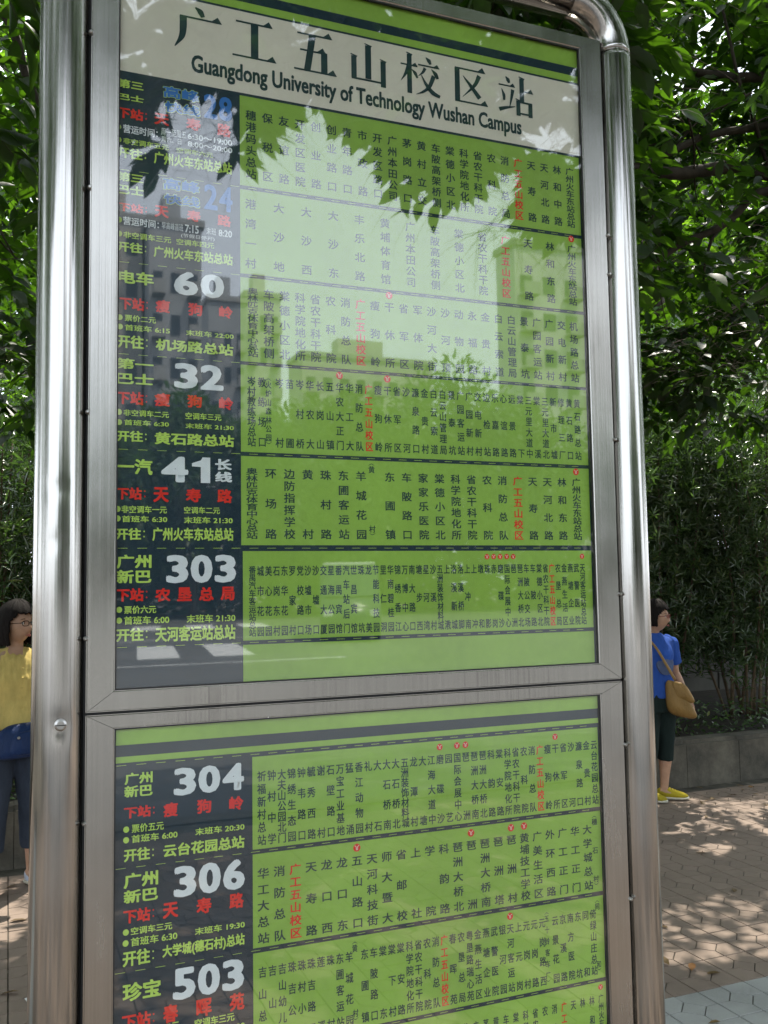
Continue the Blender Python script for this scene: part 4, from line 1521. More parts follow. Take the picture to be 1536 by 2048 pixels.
# ------------------------------------------------------------------ route tables
LEFT = {
 1: [
  ('y', '第三', -1.5, 12.0, 40.7, 27.1),
  ('y', '巴士', -0.7, 36.8, 41.2, 47.6),
  ('b', '高峰', 73.0, 9.8, 133.7, 30.4),
  ('b', '快线', 75.0, 36.3, 134.9, 55.4),
  ('B', '28', 141.2, 11.1, 190.1, 54.2),
  ('r', '下站', -1.3, 60.2, 40.7, 79.1),
  ('r', '天', 58.6, 60.2, 82.8, 80.2),
  ('r', '寿', 111.3, 59.2, 136.2, 79.9),
  ('r', '路', 164.0, 59.1, 188.1, 82.2),
  ('d', '●', -3.6, 89.6, 4.7, 100.7),
  ('w', '营运时间：', 8.3, 89.2, 64.3, 103.5),
  ('t', '周一至周五', 69.8, 84.8, 111.2, 97.0),
  ('w', '6:30～19:00', 113.8, 86.3, 190.0, 96.3),
  ('t', '周六、日', 70.2, 98.8, 103.2, 108.8),
  ('w', '8:00～20:00', 114.0, 100.1, 190.1, 109.3),
  ('d', '●', -2.9, 112.5, 5.3, 121.3),
  ('y', '非空调车五元', 8.7, 112.2, 82.4, 122.3),
  ('y', '空调车六元', 95.3, 114.0, 157.0, 123.2),
  ('y', '开往', -2.0, 128.1, 39.7, 146.6),
  ('y', '广州火车东站总站', 58.1, 126.7, 189.7, 147.9),
 ],
 2: [
  ('y', '第三', -0.8, 14.1, 41.2, 29.8),
  ('y', '巴士', -0.2, 35.2, 41.7, 51.0),
  ('b', '高峰', 73.0, 12.8, 134.3, 33.4),
  ('b', '快线', 74.4, 39.8, 134.6, 57.9),
  ('B', '24', 141.5, 13.6, 190.3, 58.0),
  ('r', '下站', 0.6, 65.6, 41.3, 80.3),
  ('r', '天', 59.5, 62.6, 82.5, 82.5),
  ('r', '寿', 112.8, 63.1, 135.8, 82.3),
  ('r', '路', 164.3, 63.8, 187.7, 84.0),
  ('d', '●', -0.8, 90.9, 6.7, 99.7),
  ('w', '营运时间：', 9.1, 88.9, 66.7, 102.6),
  ('t', '早高峰首班', 71.3, 89.4, 106.6, 101.7),
  ('w', '7:15', 109.6, 89.1, 132.5, 102.6),
  ('t', '末班', 145.5, 89.1, 161.9, 101.5),
  ('w', '8:20', 166.2, 90.1, 189.2, 102.0),
  ('t', '(节假日停开)', 103.1, 104.9, 159.3, 112.6),
  ('d', '●', -0.8, 113.9, 7.3, 123.2),
  ('y', '非空调车三元', 9.7, 113.8, 86.7, 124.8),
  ('y', '空调车四元', 95.4, 114.8, 158.8, 125.2),
  ('y', '开往', -1.1, 131.0, 40.6, 148.1),
  ('y', '广州火车东站总站', 58.2, 131.5, 190.4, 151.1),
 ],
 3: [
  ('y', '电车', 2.0, 22.2, 58.6, 44.1),
  ('W', '60', 91.4, 13.3, 175.6, 54.0),
  ('r', '下站', 4.3, 66.8, 43.6, 87.7),
  ('r', '瘦', 61.6, 65.7, 85.0, 87.0),
  ('r', '狗', 114.9, 65.6, 138.6, 87.3),
  ('r', '岭', 166.6, 66.0, 190.1, 86.8),
  ('d', '●', -0.0, 96.8, 9.4, 105.4),
  ('y', '票价二元', 12.6, 95.7, 62.2, 106.6),
  ('d', '●', 0.8, 112.3, 9.7, 120.7),
  ('y', '首班车 6:15', 12.9, 111.8, 84.9, 121.9),
  ('y', '末班车 22:00', 111.4, 112.2, 191.6, 121.8),
  ('y', '开往', 1.1, 129.3, 43.3, 151.2),
  ('y', '机场路总站', 61.8, 131.0, 190.9, 150.7),
 ],
 4: [
  ('y', '第一', -0.8, 11.4, 58.8, 28.9),
  ('y', '巴士', -0.4, 35.2, 59.1, 53.7),
  ('W', '32', 92.0, 12.4, 174.1, 55.0),
  ('r', '下站', 0.5, 65.5, 43.1, 86.9),
  ('r', '瘦', 60.5, 64.8, 85.5, 86.9),
  ('r', '狗', 113.6, 65.0, 137.8, 86.0),
  ('r', '岭', 166.5, 65.5, 190.6, 86.8),
  ('d', '●', 0.4, 94.8, 8.7, 104.9),
  ('y', '非空调车二元', 11.6, 95.1, 83.6, 105.6),
  ('y', '空调车三元', 110.6, 94.7, 170.2, 106.0),
  ('d', '●', 0.7, 111.3, 8.9, 121.3),
  ('y', '首班车 6:30', 12.6, 111.5, 83.7, 120.7),
  ('y', '末班车 21:30', 110.7, 112.3, 191.4, 121.3),
  ('y', '开往', 0.9, 129.5, 42.4, 147.4),
  ('y', '黄石路总站', 60.9, 129.6, 191.9, 149.7),
 ],
 5: [
  ('y', '一汽', 0.6, 18.4, 57.7, 44.0),
  ('W', '41', 71.5, 12.2, 151.4, 54.7),
  ('w', '长', 159.5, 13.7, 187.8, 32.4),
  ('w', '线', 159.5, 35.1, 188.3, 52.5),
  ('r', '下站', 1.0, 64.8, 41.0, 84.7),
  ('r', '天', 59.1, 63.5, 83.8, 87.8),
  ('r', '寿', 111.2, 64.4, 136.3, 86.9),
  ('r', '路', 163.0, 64.3, 188.3, 87.3),
  ('d', '●', 0.0, 95.2, 6.9, 104.5),
  ('y', '非空调车一元', 9.3, 94.2, 80.5, 106.1),
  ('y', '空调车二元', 108.3, 94.4, 167.5, 105.7),
  ('d', '●', 0.1, 109.8, 7.0, 120.4),
  ('y', '首班车 6:30', 10.2, 110.4, 81.3, 120.9),
  ('y', '末班车 21:30', 108.3, 110.9, 189.0, 121.9),
  ('y', '开往', 0.2, 130.2, 40.2, 149.2),
  ('y', '广州火车东站总站', 57.8, 128.9, 190.2, 150.6),
 ],
 6: [
  ('y', '广州', 1.7, 16.4, 56.6, 38.3),
  ('y', '新巴', 1.7, 40.5, 56.6, 61.9),
  ('W', '303', 79.8, 16.9, 194.4, 62.9),
  ('r', '下站', 1.8, 69.7, 44.6, 90.7),
  ('r', '农', 62.5, 70.4, 86.9, 92.1),
  ('r', '垦', 97.3, 69.6, 121.4, 92.0),
  ('r', '总', 132.6, 70.0, 157.0, 92.6),
  ('r', '局', 168.4, 69.7, 191.8, 92.4),
  ('d', '●', 2.3, 98.4, 11.3, 108.7),
  ('y', '票价六元', 14.3, 97.8, 64.2, 110.2),
  ('d', '●', 2.3, 115.3, 11.3, 125.7),
  ('y', '首班车 6:00', 14.3, 114.3, 84.9, 127.4),
  ('y', '末班车 21:30', 112.7, 114.4, 192.9, 127.5),
  ('y', '开往', 2.2, 133.0, 44.9, 153.7),
  ('y', '天河客运站总站', 62.8, 132.0, 193.2, 156.5),
 ],
 7: [
  ('y', '广州', 16.4, 11.2, 59.6, 29.1),
  ('y', '新巴', 16.2, 30.9, 59.6, 48.8),
  ('W', '304', 92.5, 10.4, 206.5, 53.9),
  ('r', '下站', 15.8, 63.0, 57.1, 81.1),
  ('r', '瘦', 76.5, 63.0, 99.3, 85.1),
  ('r', '狗', 129.4, 63.2, 152.7, 85.3),
  ('r', '岭', 181.7, 63.6, 205.3, 85.7),
  ('d', '●', 15.4, 92.1, 23.5, 103.0),
  ('y', '票价五元', 27.9, 90.7, 77.1, 103.7),
  ('d', '●', 15.1, 108.6, 23.7, 118.8),
  ('y', '首班车 6:00', 27.7, 107.2, 98.7, 119.1),
  ('y', '末班车 20:30', 126.9, 107.6, 206.9, 118.9),
  ('y', '开往', 16.1, 127.2, 56.1, 147.0),
  ('y', '云台花园总站', 76.3, 127.2, 207.0, 147.2),
 ],
 8: [
  ('y', '广州', 16.0, 8.1, 68.6, 30.9),
  ('y', '新巴', 16.2, 33.6, 68.4, 53.6),
  ('W', '306', 92.8, 7.3, 207.2, 55.3),
  ('r', '下站', 15.7, 62.9, 56.9, 83.8),
  ('r', '天', 76.0, 61.0, 99.9, 84.7),
  ('r', '寿', 128.7, 60.8, 152.7, 85.3),
  ('r', '路', 181.6, 60.6, 205.3, 84.8),
  ('d', '●', 15.2, 91.2, 24.3, 102.2),
  ('y', '空调车三元', 27.3, 90.6, 90.6, 101.9),
  ('d', '●', 14.9, 107.6, 24.0, 118.6),
  ('y', '首班车 6:30', 27.3, 106.2, 98.5, 119.1),
  ('y', '末班车 19:30', 126.2, 106.0, 206.8, 117.2),
  ('y', '开往', 15.3, 124.7, 56.8, 148.2),
  ('y', '大学城(穗石村)总站', 75.6, 124.9, 206.6, 146.3),
 ],
 9: [
  ('y', '珍宝', 15.5, 16.6, 73.3, 44.1),
  ('W', '503', 91.7, 7.4, 205.3, 55.5),
  ('r', '下站', 14.7, 62.8, 57.9, 86.2),
  ('r', '春', 76.9, 59.7, 99.9, 87.0),
  ('r', '晖', 128.4, 60.1, 152.8, 87.0),
  ('r', '苑', 181.5, 60.7, 205.6, 87.8),
  ('d', '●', 13.3, 86.7, 21.9, 98.1),
  ('y', '非空调车二元', 25.4, 86.1, 102.0, 100.9),
  ('y', '空调车三元', 125.7, 89.4, 189.2, 102.4),
  ('d', '●', 12.9, 102.5, 21.5, 113.9),
  ('y', '首班车 6:00', 25.0, 102.2, 96.7, 117.0),
  ('y', '末班车 21:00', 126.2, 106.5, 206.2, 118.3),
  ('y', '开往', 13.2, 120.9, 54.7, 145.5),
  ('y', '倚绿山庄总站', 73.3, 126.6, 204.6, 149.3),
 ],
}

STOPS = {
 1: (0.223, 0.874, 0.0195, 0.0185, '穗港码头总站 保税区 友谊路 开发区医院 创业路 创业路口 青年路口 市政路 开发区路口 广州本田公司 茅岗路口 黄村立交 车陂高架桥侧 棠德小区北 科学院地化所 省农干科干院 农科院 消防总局 r广工五山校区 天寿路 天河北路 林和中路 广州火车东站总站'),
 2: (0.222, 0.873, 0.0200, 0.0185, '港湾一村 大沙地 大沙西 大沙东 丰乐北路 黄埔体育馆 广州本田公司 车陂高架桥侧 棠德小区北 省农干科干院 r广工五山校区 天寿路 林和东路 m广州火车东站总站'),
 3: (0.225, 0.872, 0.0195, 0.0185, '奥林匹克体育中心总站 车陂高架桥侧 棠德小区北 科学院地化所 省农干科干院 农科院 消防总队 r广工五山校区 瘦狗岭 m干休所 省军区 军体院 沙河大街 沙河顶 动物园 永福路 金贵村 白云索道 白云山管理局 景泰坑 广园客运站 广园新村 交电新村 机场路总站'),
 4: (0.222, 0.874, 0.0152, 0.0180, '岑村教练场总站 教练场口 (火炉山森林公园) 岑村 苗圃 岑村桥 华农大 长岗山 五山镇 m华农大正门 华工大 消防总队 r广工五山校区 瘦狗岭 m干休所 省军区 沙河 濂泉路口 金贵村 白云索道 白云山管理局 景泰坑 广园客运站 广园新村 交电新村 边检站 乐嘉路 心谊路 远景路 棠下 三元里大道中 棠溪 三元里大道北 新市墟 修理三厂 黄石路口 黄石路总站'),
 5: (0.222, 0.867, 0.0205, 0.0180, '奥林匹克体育中心总站 环场路 边防指挥学校 黄村 珠村路 东圃客运站 羊城花园 (黄村) 东圃镇 车陂路口 家家乐医院 棠德小区北 科学院地化所 省农干科干院 农科院 消防总队 r广工五山校区 天寿路 天河北路 林和东路 m广州火车东站总站'),
 6: (0.222, 0.875, 0.0125, 0.0180, '番禺汽车客运站总站 城市花园 美心花园 石岗东村 东华花园 罗家村 党校路口 沙墟市场 沙墟口 交通大厦 星海公园 番禺宾馆 汽车站后门 世昌宾馆 珠坑 龙美 节能科技园 里仁洞 华南碧桂园 锦绣香江 万博中心 南大路口 塘步西 星河湾 沙溪村 五洲装饰材料城 上漖 洛溪新城 洛溪桥脚 上冲南 上冲 墩和 m珠影 m赤岗 m磨碟沙 m国际会展中心 m琶洲 琶洲大桥北 车陂公交场 车陂路 棠德小区北 省农干科干院 r广工五山校区 农垦总局 金燕生活区 燕塘企业 武警医院 m天河客运站总站'),
 7: (0.236, 0.888, 0.0152, 0.0180, '祈福新村总站 钟村中学 大夫山公园北门 锦绣生态园 钟韦路口 毓秀西路 谢村 石壁路口 万宝工业基地 猛涌 香江动物园 礼村 大石 大石桥南 大石桥北 五洲装饰材料城 龙潭村 大塘 江海大道中 m磨碟沙 园艺 m国际会展中心 m琶洲 琶洲大桥南 琶洲大桥北 科韵路 棠安路 科学院地化所 省农干科干院 农科院 消防总队 r广工五山校区 瘦狗岭 m干休所 省军区 沙河 濂泉路口 金贵村 云台花园总站'),
 8: (0.238, 0.867, 0.0205, 0.0180, '华工大总站 消防总队 r广工五山校区 天寿路 龙口西 龙口东 m五山路口 天河科技街 师大暨大 省邮校 上社 学院 科韵路 琶洲大桥北 m琶洲 琶洲大桥南 琶洲塔 m琶洲村 m黄埔技工学校 广美生活区 外环西路 广工正门 华工正门 大学城总站 (穗石村)'),
 9: (0.236, 0.874, 0.0145, 0.0180, '吉山总站 吉山村 吉山幼儿园 珠吉公路 珠村小学 珠吉路口 莲溪 珠村 东圃客运站 羊城花园 (黄村) 东圃镇 车陂路口 棠东 棠下村 棠安路 科学院地化所 省农干科干院 农科院 消防总队 r广工五山校区 春晖苑 农垦总局 粤垦路瑞心苑 金燕生活区 燕塘企业 武警医院 银河园 m天河客运站 上元岗 元岗村 元岗路 元岗路西 (五十铃客车厂) 云景花园 京溪路 南方医院 东坑 同和 倚绿山庄总站 (同和)'),
 10: (0.236, 0.886, 0.0120, 0.0180, '黄埔港 港前路 石化路 文园 大沙地 文冲村 双岗 沿江路 沧联 双沙 双岗村 红山村 黄埔东路 文元 文船路 黄埔中 黄埔体育馆 丰乐北路 黄村路 广州本田公司 茅岗路口 黄村立交 车陂路口 棠德小区北 科学院地化所 省农干科干院 农科院 消防总队 r广工五山校区 天寿路 林乐路 林和东路 m广州火车东站总站'),
}
TOPS = {i: 2.529 - 0.1565 * (i - 1) for i in range(1, 7)}
TOPS.update({i: 1.399 - 0.1565 * (i - 7) for i in range(7, 11)})
BANDS = {1: (2.5265, 2.366), 2: (2.359, 2.2105), 3: (2.204, 2.058), 4: (2.052, 1.903), 5: (1.896, 1.7455), 6: (1.7355, 1.587),
         7: (1.396, 1.2465), 8: (1.239, 1.090), 9: (1.082, 0.932), 10: (0.925, 0.776)}
NAMES = {1: 'express 28', 2: 'express 24', 3: '60', 4: '32', 5: '41', 6: '303', 7: '304', 8: '306', 9: '503', 10: 'cut-off last'}


def metro(xc, zc, r, parent):
    root = Print()
    root.disc(xc, zc, r, r, 22)
    o = root.build('metro_mark', -0.0004, 'p_red', parent)
    w = Print()
    for s in (-1, 1):
        P = []
        stroke(P, [(s * 0.62, 0.55), (s * 0.22, 0.25), (s * 0.16, -0.6)], [0.17, 0.17, 0.17], 4)
        for pl in P:
            w.poly([(xc + a * r, zc + b * r) for a, b in pl])
    V = np.concatenate(w.V)
    # one mesh, second material for the white mark
    me = o.data
    base = len(me.vertices)
    bm = bmesh.new()
    bm.from_mesh(me)
    q = 0
    for pl in w.V:
        vs = [bm.verts.new((p[0], -0.00055 - 0.000004 * q, p[1])) for p in pl]
        f = bm.faces.new(vs)
        f.material_index = 1
        q += 1
    bm.to_mesh(me)
    bm.free()
    me.materials.append(M['p_cream'])


def route(i):
    row = shifted('route_table', 'table of route ' + NAMES[i])
    zt, zb_ = BANDS[i]
    xl = 0.2035 if i <= 5 else (0.206 if i == 6 else 0.2205)
    sheet('green_field', xl, 0.8965 if i < 7 else 0.8978, zb_, zt, -0.0002, M['p_green'], row)  # stops short of the frame; the dark strip left paints the recess shadow
    x0, x1, cw, ch_, text = STOPS[i]
    cols = text.split(' ')
    # slots: a bracketed column sits 0.62 of a pitch after its neighbour, the next one a further pitch on
    pos, cur = [], 0.0
    for n_, c in enumerate(cols):
        if c[0] == '(':
            pos.append(cur - 1 + 0.62)
            if n_ < len(cols) - 1:
                cur += 0.68
        else:
            pos.append(cur)
            cur += 1
    normal = [p for p, c in zip(pos, cols) if c[0] != '(']
    span = normal[-1]
    T0 = TOPS[i]
    top, bot = T0 - 0.0265, T0 - 0.1475
    if i in (1, 2, 3):
        bot = T0 - 0.1500 + (0.001 if i == 2 else 0)
    if i == 2:
        top, bot = T0 - 0.029, T0 - 0.152
    if i == 3:
        top, bot = T0 - 0.0285, T0 - 0.150
    if i == 6:
        top, bot = T0 - 0.0355, T0 - 0.154
    a_, b_ = Print(), Print()
    for p, c in zip(pos, cols):
        x = x0 + (x1 - x0) * p / span
        red = c[0] == 'r'
        met = c[0] == 'm'
        par = c[0] == '('
        s = c.strip('rm()')
        tgt = b_ if red else a_
        n_ = len(s)
        w, h = cw, ch_
        if par:
            w, h = cw * 0.72, ch_ * 0.74
            if w > 0.0125:
                w = 0.0125
        tt = top + (0.010 if par else 0)
        bb = bot - (-0.012 if par else 0)
        if par and n_ > 4:
            tt, bb = top + 0.004, bot + 0.010
        if par and i in (4,):
            tt, bb = top - 0.006, bot + 0.010
        gap = (tt - bb) / n_
        h = min(h, gap * 1.04)
        if n_ == 1:
            zs = [(tt + bb) / 2]
        else:
            zs = [tt - h / 2 - (tt - bb - h) * q / (n_ - 1) for q in range(n_)]
        for q, z in zip(s, zs):
            tgt.char(q, x, z, w, h, 0.024 if not red else 0.029)
        if par:
            P = []
            stroke(P, [(-0.45, 0.0), (0, 0.22), (0.45, 0.0)], [0.05, 0.1, 0.05], 4)
            for pl in P:
                a_.poly([(x + u * w, zs[0] + h * 0.55 + v * h) for u, v in pl])
                a_.poly([(x + u * w, zs[-1] - h * 0.55 - v * h) for u, v in pl])
        if met:
            rr = {6: 0.0050, 7: 0.0058, 9: 0.0062, 10: 0.005}.get(i, 0.0066)
            metro(x, top + 0.0125 + (0.001 if i == 6 else 0), rr, row)
    a_.build('stop_lettering', -0.0004, 'p_black', row)
    b_.build('current_stop_lettering', -0.0004, 'p_red', row)
    # dashed centre line in the dark band under the row
    d_ = Print()
    zc = (zb_ + {1: 2.359, 2: 2.204, 3: 2.052, 4: 1.896, 5: 1.7355, 6: 1.580, 7: 1.239, 8: 1.082, 9: 0.925, 10: 0.77}[i]) / 2
    if zc > 0.8:
        x = 0.004
        while x < 0.885:
            d_.poly([(x, zc - 0.0003), (x + 0.015, zc - 0.0003), (x + 0.015, zc + 0.0003), (x, zc + 0.0003)])
            x += 0.0305
        d_.build('dashed_line', -0.0002, 'p_lime', row)
    # the left block
    if i in LEFT:
        G = {}
        for (c, s, xa, za, xb, zb2) in LEFT[i]:
            xa, xb, za, zb2 = xa / 1000, xb / 1000, T0 - za / 1000, T0 - zb2 / 1000
            if c == 'd':
                nm, mt, off = 'bullet_dots', 'p_lime', 0
            elif c in 'BW' or s in ('长', '线') or c == 'b':
                nm, mt, off = ('route_number', 'p_white', 0.045) if c in 'Ww' else ('route_number', 'p_blue', 0.035)
            elif c == 'r':
                nm, mt, off = 'next_stop_lettering', 'p_red', 0.042
            elif c == 'w':
                nm, mt, off = 'hours_lettering', 'p_white', 0.026
            elif c == 't':
                nm, mt, off = 'hours_lettering', 'p_white', 0.004
            elif s == '开往' or '总站' in s:
                nm, mt, off = 'destination_lettering', 'p_lime', 0.036
            elif len(s) == 2 and za > T0 - 0.055:
                nm, mt, off = 'company_lettering', 'p_lime', 0.036
            else:
                nm, mt, off = 'fare_lettering', 'p_lime', 0.024
            key = (nm, mt)
            pr = G.setdefault(key, Print())
            if c == 'd':
                pr.disc((xa + xb) / 2, (za + zb2) / 2, 0.0045, 0.0048)
                continue
            if s in ('下站', '开往'):
                hh = za - zb2
                for zz in (0.28, 0.72):
                    pr.disc(xb + 0.0045, zb2 + hh * zz, 0.0012, 0.0014, 8)
            if c in 'BW' and len(s) > 1:      # digits set apart one by one
                wts = [0.72 if q == '1' else 1.0 for q in s]
                gapw = 0.10
                tot = sum(wts) + gapw * (len(s) - 1)
                u = (xb - xa) / tot
                xx = xa
                for q, ww in zip(s, wts):
                    if q == '1':
                        hh = za - zb2
                        x_ = xx + ww * u
                        pr.poly([(x_ - 0.0155, zb2), (x_, zb2), (x_, za), (x_ - 0.0125, za), (x_ - 0.0155, za - hh * 0.12)])
                        pr.poly([(x_ - 0.0155, za - hh * 0.12), (x_ - 0.0155, za - hh * 0.38), (x_ - 0.030, za - hh * 0.36), (x_ - 0.030, za - hh * 0.24)])
                    else:
                        pr.text_box(q, xx, xx + ww * u, za, zb2, off)
                    xx += (ww + gapw) * u
            else:
                pr.text_box(s, xa, xb, za, zb2, off)
            if c == 'b' or c == 'B':
                p2 = G.setdefault(('number_outline', 'p_lime'), Print())
                if c == 'b':
                    p2.text_box(s, xa - 0.0008, xb + 0.0008, za + 0.0008, zb2 - 0.0008, off + 0.02)
        for (nm, mt), pr in G.items():
            pr.build(nm, -0.0003 if nm == 'number_outline' else -0.0005, mt, row)


for i in range(1, 11):
    route(i)
bpy.data.objects.remove(_ob)
low = shifted('lower_banner', 'green bands round the route tables')
sheet('green_band', 0.206, 0.8965, 1.518, 1.580, -0.0002, M['p_green'], low)  # dark board left bare at the right stands for the recess shadow
sheet('green_band', 0.0, 0.9, 1.4315, 1.459, -0.0002, M['p_green'], low)
sheet('green_band', 0.0, 0.9, 1.404, 1.4135, -0.0002, M['p_green'], low)
d_ = Print()
x = 0.004
while x < 0.885:
    d_.poly([(x, 1.3997), (x + 0.015, 1.3997), (x + 0.015, 1.4003), (x, 1.4003)])
    x += 0.0305
d_.build('dashed_line', -0.0002, 'p_lime', low)

# ================================================================== PEOPLE
M['skin'] = None
m_ = Mat('skin')
v_ = m_.noise(25, m_.coords(), 4)
m_.set(m_.ramp(v_, [(0.3, (0.40, 0.235, 0.155)), (0.7, (0.50, 0.30, 0.20))]), 0.5, 0, 0.4)
try:
    m_.b.inputs['Subsurface Weight'].default_value = 0.12
    m_.b.inputs['Subsurface Radius'].default_value = (0.02, 0.008, 0.004)
    m_.b.inputs['Subsurface Scale'].default_value = 0.5
except Exception:
    pass
M['skin'] = m_.m


def cloth(name, col, rough=0.9, folds=0.5, scale=9, var=0.2):
    m = Mat(name)
    v = m.noise(scale, m.coords((1, 1, 0.45)), 5, 0.6)
    w = m.noise(420, m.coords(), 2)
    m.set(m.ramp(v, [(0.3, tuple(c * (1 - var) for c in col)), (0.7, tuple(min(1, c * (1 + var)) for c in col))]), rough, 0, 0.2)
    m.bump(m.math('ADD', v, m.math('MULTIPLY', w, 0.05)), folds, 0.02)
    return m.m


M['hair'] = Mat('black_hair')
h_ = M['hair']
v_ = h_.noise(60, h_.coords((6, 6, 0.6)), 4)
h_.set(h_.ramp(v_, [(0.35, (0.006, 0.005, 0.005)), (0.7, (0.018, 0.013, 0.011))]), 0.7, 0, 0.12)
h_.bump(v_, 0.7, 0.006)
M['hair'] = h_.m
M['yellow'] = cloth('yellow_cotton', (0.60, 0.46, 0.15), folds=0.8, scale=14)
M['blue'] = cloth('blue_jersey', (0.028, 0.085, 0.36), folds=0.5, scale=7)
M['print_grey'] = cloth('grey_shirt_print', (0.09, 0.12, 0.22), folds=0.3)
M['denim'] = cloth('dark_denim', (0.035, 0.045, 0.065), folds=0.6, scale=8, var=0.35)
M['darkpants'] = cloth('dark_green_trousers', (0.012, 0.022, 0.02), folds=0.6, scale=8)
M['navybag'] = cloth('navy_satin_bag', (0.012, 0.03, 0.095), 0.42, folds=0.9, scale=11)
M['tan'] = cloth('tan_leather', (0.26, 0.155, 0.05), 0.45, folds=0.9, scale=10)
M['shoe_w'] = cloth('pale_blue_canvas', (0.50, 0.55, 0.66), 0.7, folds=0.3)
M['shoe_y'] = cloth('yellow_canvas', (0.38, 0.30, 0.02), 0.7, folds=0.3)
M['sole'] = cloth('off_white_rubber', (0.55, 0.52, 0.42), 0.6, folds=0.1)
M['lace'] = cloth('dark_lace', (0.02, 0.015, 0.012), 0.8)
M['eye'] = simple('eye_white', (0.6, 0.57, 0.53), 0.25, 0.03)
M['iris'] = simple('dark_iris', (0.012, 0.008, 0.006), 0.15)
M['lip'] = simple('lip', (0.36, 0.12, 0.09), 0.45, 0.1)
M['blackplastic'] = simple('black_plastic', (0.01, 0.01, 0.01), 0.25)
M['redplastic'] = simple('dark_red_plastic', (0.22, 0.02, 0.02), 0.3)
M['blacktee'] = cloth('black_cotton', (0.012, 0.012, 0.014), folds=0.5)


def remeshed(name, bm, voxel, mat, parent, smooth_it=4, fold=0.0, seed=0.0, pleat=0.0):
    """fuse overlapping closed shapes into one continuous surface"""
    bmesh.ops.recalc_face_normals(bm, faces=bm.faces[:])
    me = bpy.data.meshes.new(name)
    bm.to_mesh(me)
    bm.free()
    o = bpy.data.objects.new(name, me)
    C.objects.link(o)
    r = o.modifiers.new('r', 'REMESH')
    r.mode = 'VOXEL'
    r.voxel_size = voxel
    s = o.modifiers.new('s', 'SMOOTH')
    s.iterations = smooth_it
    s.factor = 0.5
    dg = bpy.context.evaluated_depsgraph_get()
    m2 = bpy.data.meshes.new_from_object(o.evaluated_get(dg))
    m2.name = name
    o.modifiers.clear()
    o.data = m2
    bpy.data.meshes.remove(me)
    if fold:
        for v in m2.vertices:
            q = noise.noise(Vector((v.co.x * 16, v.co.y * 16, v.co.z * 6 + seed))) + 0.5 * noise.noise(Vector((v.co.x * 30, v.co.y * 30, v.co.z * 14 + seed)))
            v.co += v.normal * q * fold
            if pleat:
                v.co += v.normal * pleat * math.sin(v.co.x * 210 + 3 * noise.noise(v.co * 9)) * max(0.0, min(1.0, (v.co.z - 1.12) / 0.08)) * max(0.0, min(1.0, (1.34 - v.co.z) / 0.08))
    m2.materials.clear()
    m2.materials.append(M[mat])
    m2.shade_smooth()
    o.parent = parent
    return o


def head_bm(bm, c, yaw, s=1.0):
    """a head with brow, sockets, nose, lips, chin, jaw; c = centre, faces -Y before the yaw"""
    nu, nv = 56, 44
    Rz = Matrix.Rotation(yaw, 3, 'Z')

    def P(th, ph):
        # ph 0 top .. pi bottom, th azimuth, th=0 is the face
        x, y, z = math.sin(ph) * math.sin(th), -math.sin(ph) * math.cos(th), math.cos(ph)
        X, Y_, Z_ = x * 0.074, y * 0.092, z * 0.112
        if z < 0:
            X *= 1 - 0.34 * (-z) ** 1.5
            if y < 0:
                Y_ *= 1 - 0.10 * (-z) ** 1.5
            else:
                Y_ *= 1 - 0.42 * (-z)
        f = max(0.0, -y)
        ff = f ** 3

        def gs(x0, z0, wx, wz):
            return math.exp(-((X - x0) / wx) ** 2 - ((Z_ - z0) / wz) ** 2)
        Y_ += 0.011 * ff * (gs(0.03, 0.004, 0.017, 0.012) + gs(-0.03, 0.004, 0.017, 0.012))
        Y_ -= 0.006 * ff * (gs(0.028, 0.028, 0.03, 0.009) + gs(-0.028, 0.028, 0.03, 0.009))
        Y_ -= 0.021 * ff * gs(0, -0.031, 0.0115, 0.013)
        Y_ -= 0.011 * ff * gs(0, -0.010, 0.0075, 0.022)
        Y_ -= 0.006 * ff * (gs(0.013, -0.036, 0.007, 0.007) + gs(-0.013, -0.036, 0.007, 0.007))
        Y_ -= 0.008 * ff * (gs(0, -0.058, 0.022, 0.006) + gs(0, -0.069, 0.018, 0.006))
        Y_ += 0.003 * ff * gs(0, -0.0635, 0.024, 0.0022)
        Y_ -= 0.008 * ff * gs(0, -0.094, 0.022, 0.013)
        Y_ -= 0.004 * ff * (gs(0.042, -0.025, 0.018, 0.018) + gs(-0.042, -0.025, 0.018, 0.018))
        return c + Rz @ (Vector((X, Y_, Z_)) * s)
    rows = []
    for j in range(1, nv):
        rows.append([bm.verts.new(P(2 * math.pi * i / nu, math.pi * j / nv)) for i in range(nu)])
    tp, bt = bm.verts.new(P(0, 0.0001)), bm.verts.new(P(0, math.pi - 0.0001))
    for r0, r1 in zip(rows, rows[1:]):
        for i in range(nu):
            bm.faces.new((r0[i], r1[i], r1[(i + 1) % nu], r0[(i + 1) % nu]))
    for i in range(nu):
        bm.faces.new((tp, rows[0][i], rows[0][(i + 1) % nu]))
        bm.faces.new((bt, rows[-1][(i + 1) % nu], rows[-1][i]))
    for sx in (-1, 1):      # ears
        e = c + Rz @ (Vector((sx * 0.073, 0.008, -0.008)) * s)
        d = Rz @ Vector((sx * 0.010, 0.010, 0.0))
        loft(bm, [e + Vector((0, 0, -0.026 * s)), e + d * 0.6 + Vector((0, 0, -0.012 * s)), e + d + Vector((0, 0, 0.010 * s)), e + d * 0.5 + Vector((0, 0, 0.026 * s))],
             [(0.005, 0.007), (0.006, 0.012), (0.006, 0.015), (0.004, 0.010)], 10, ref=tuple(Rz @ Vector((1, 0, 0))))


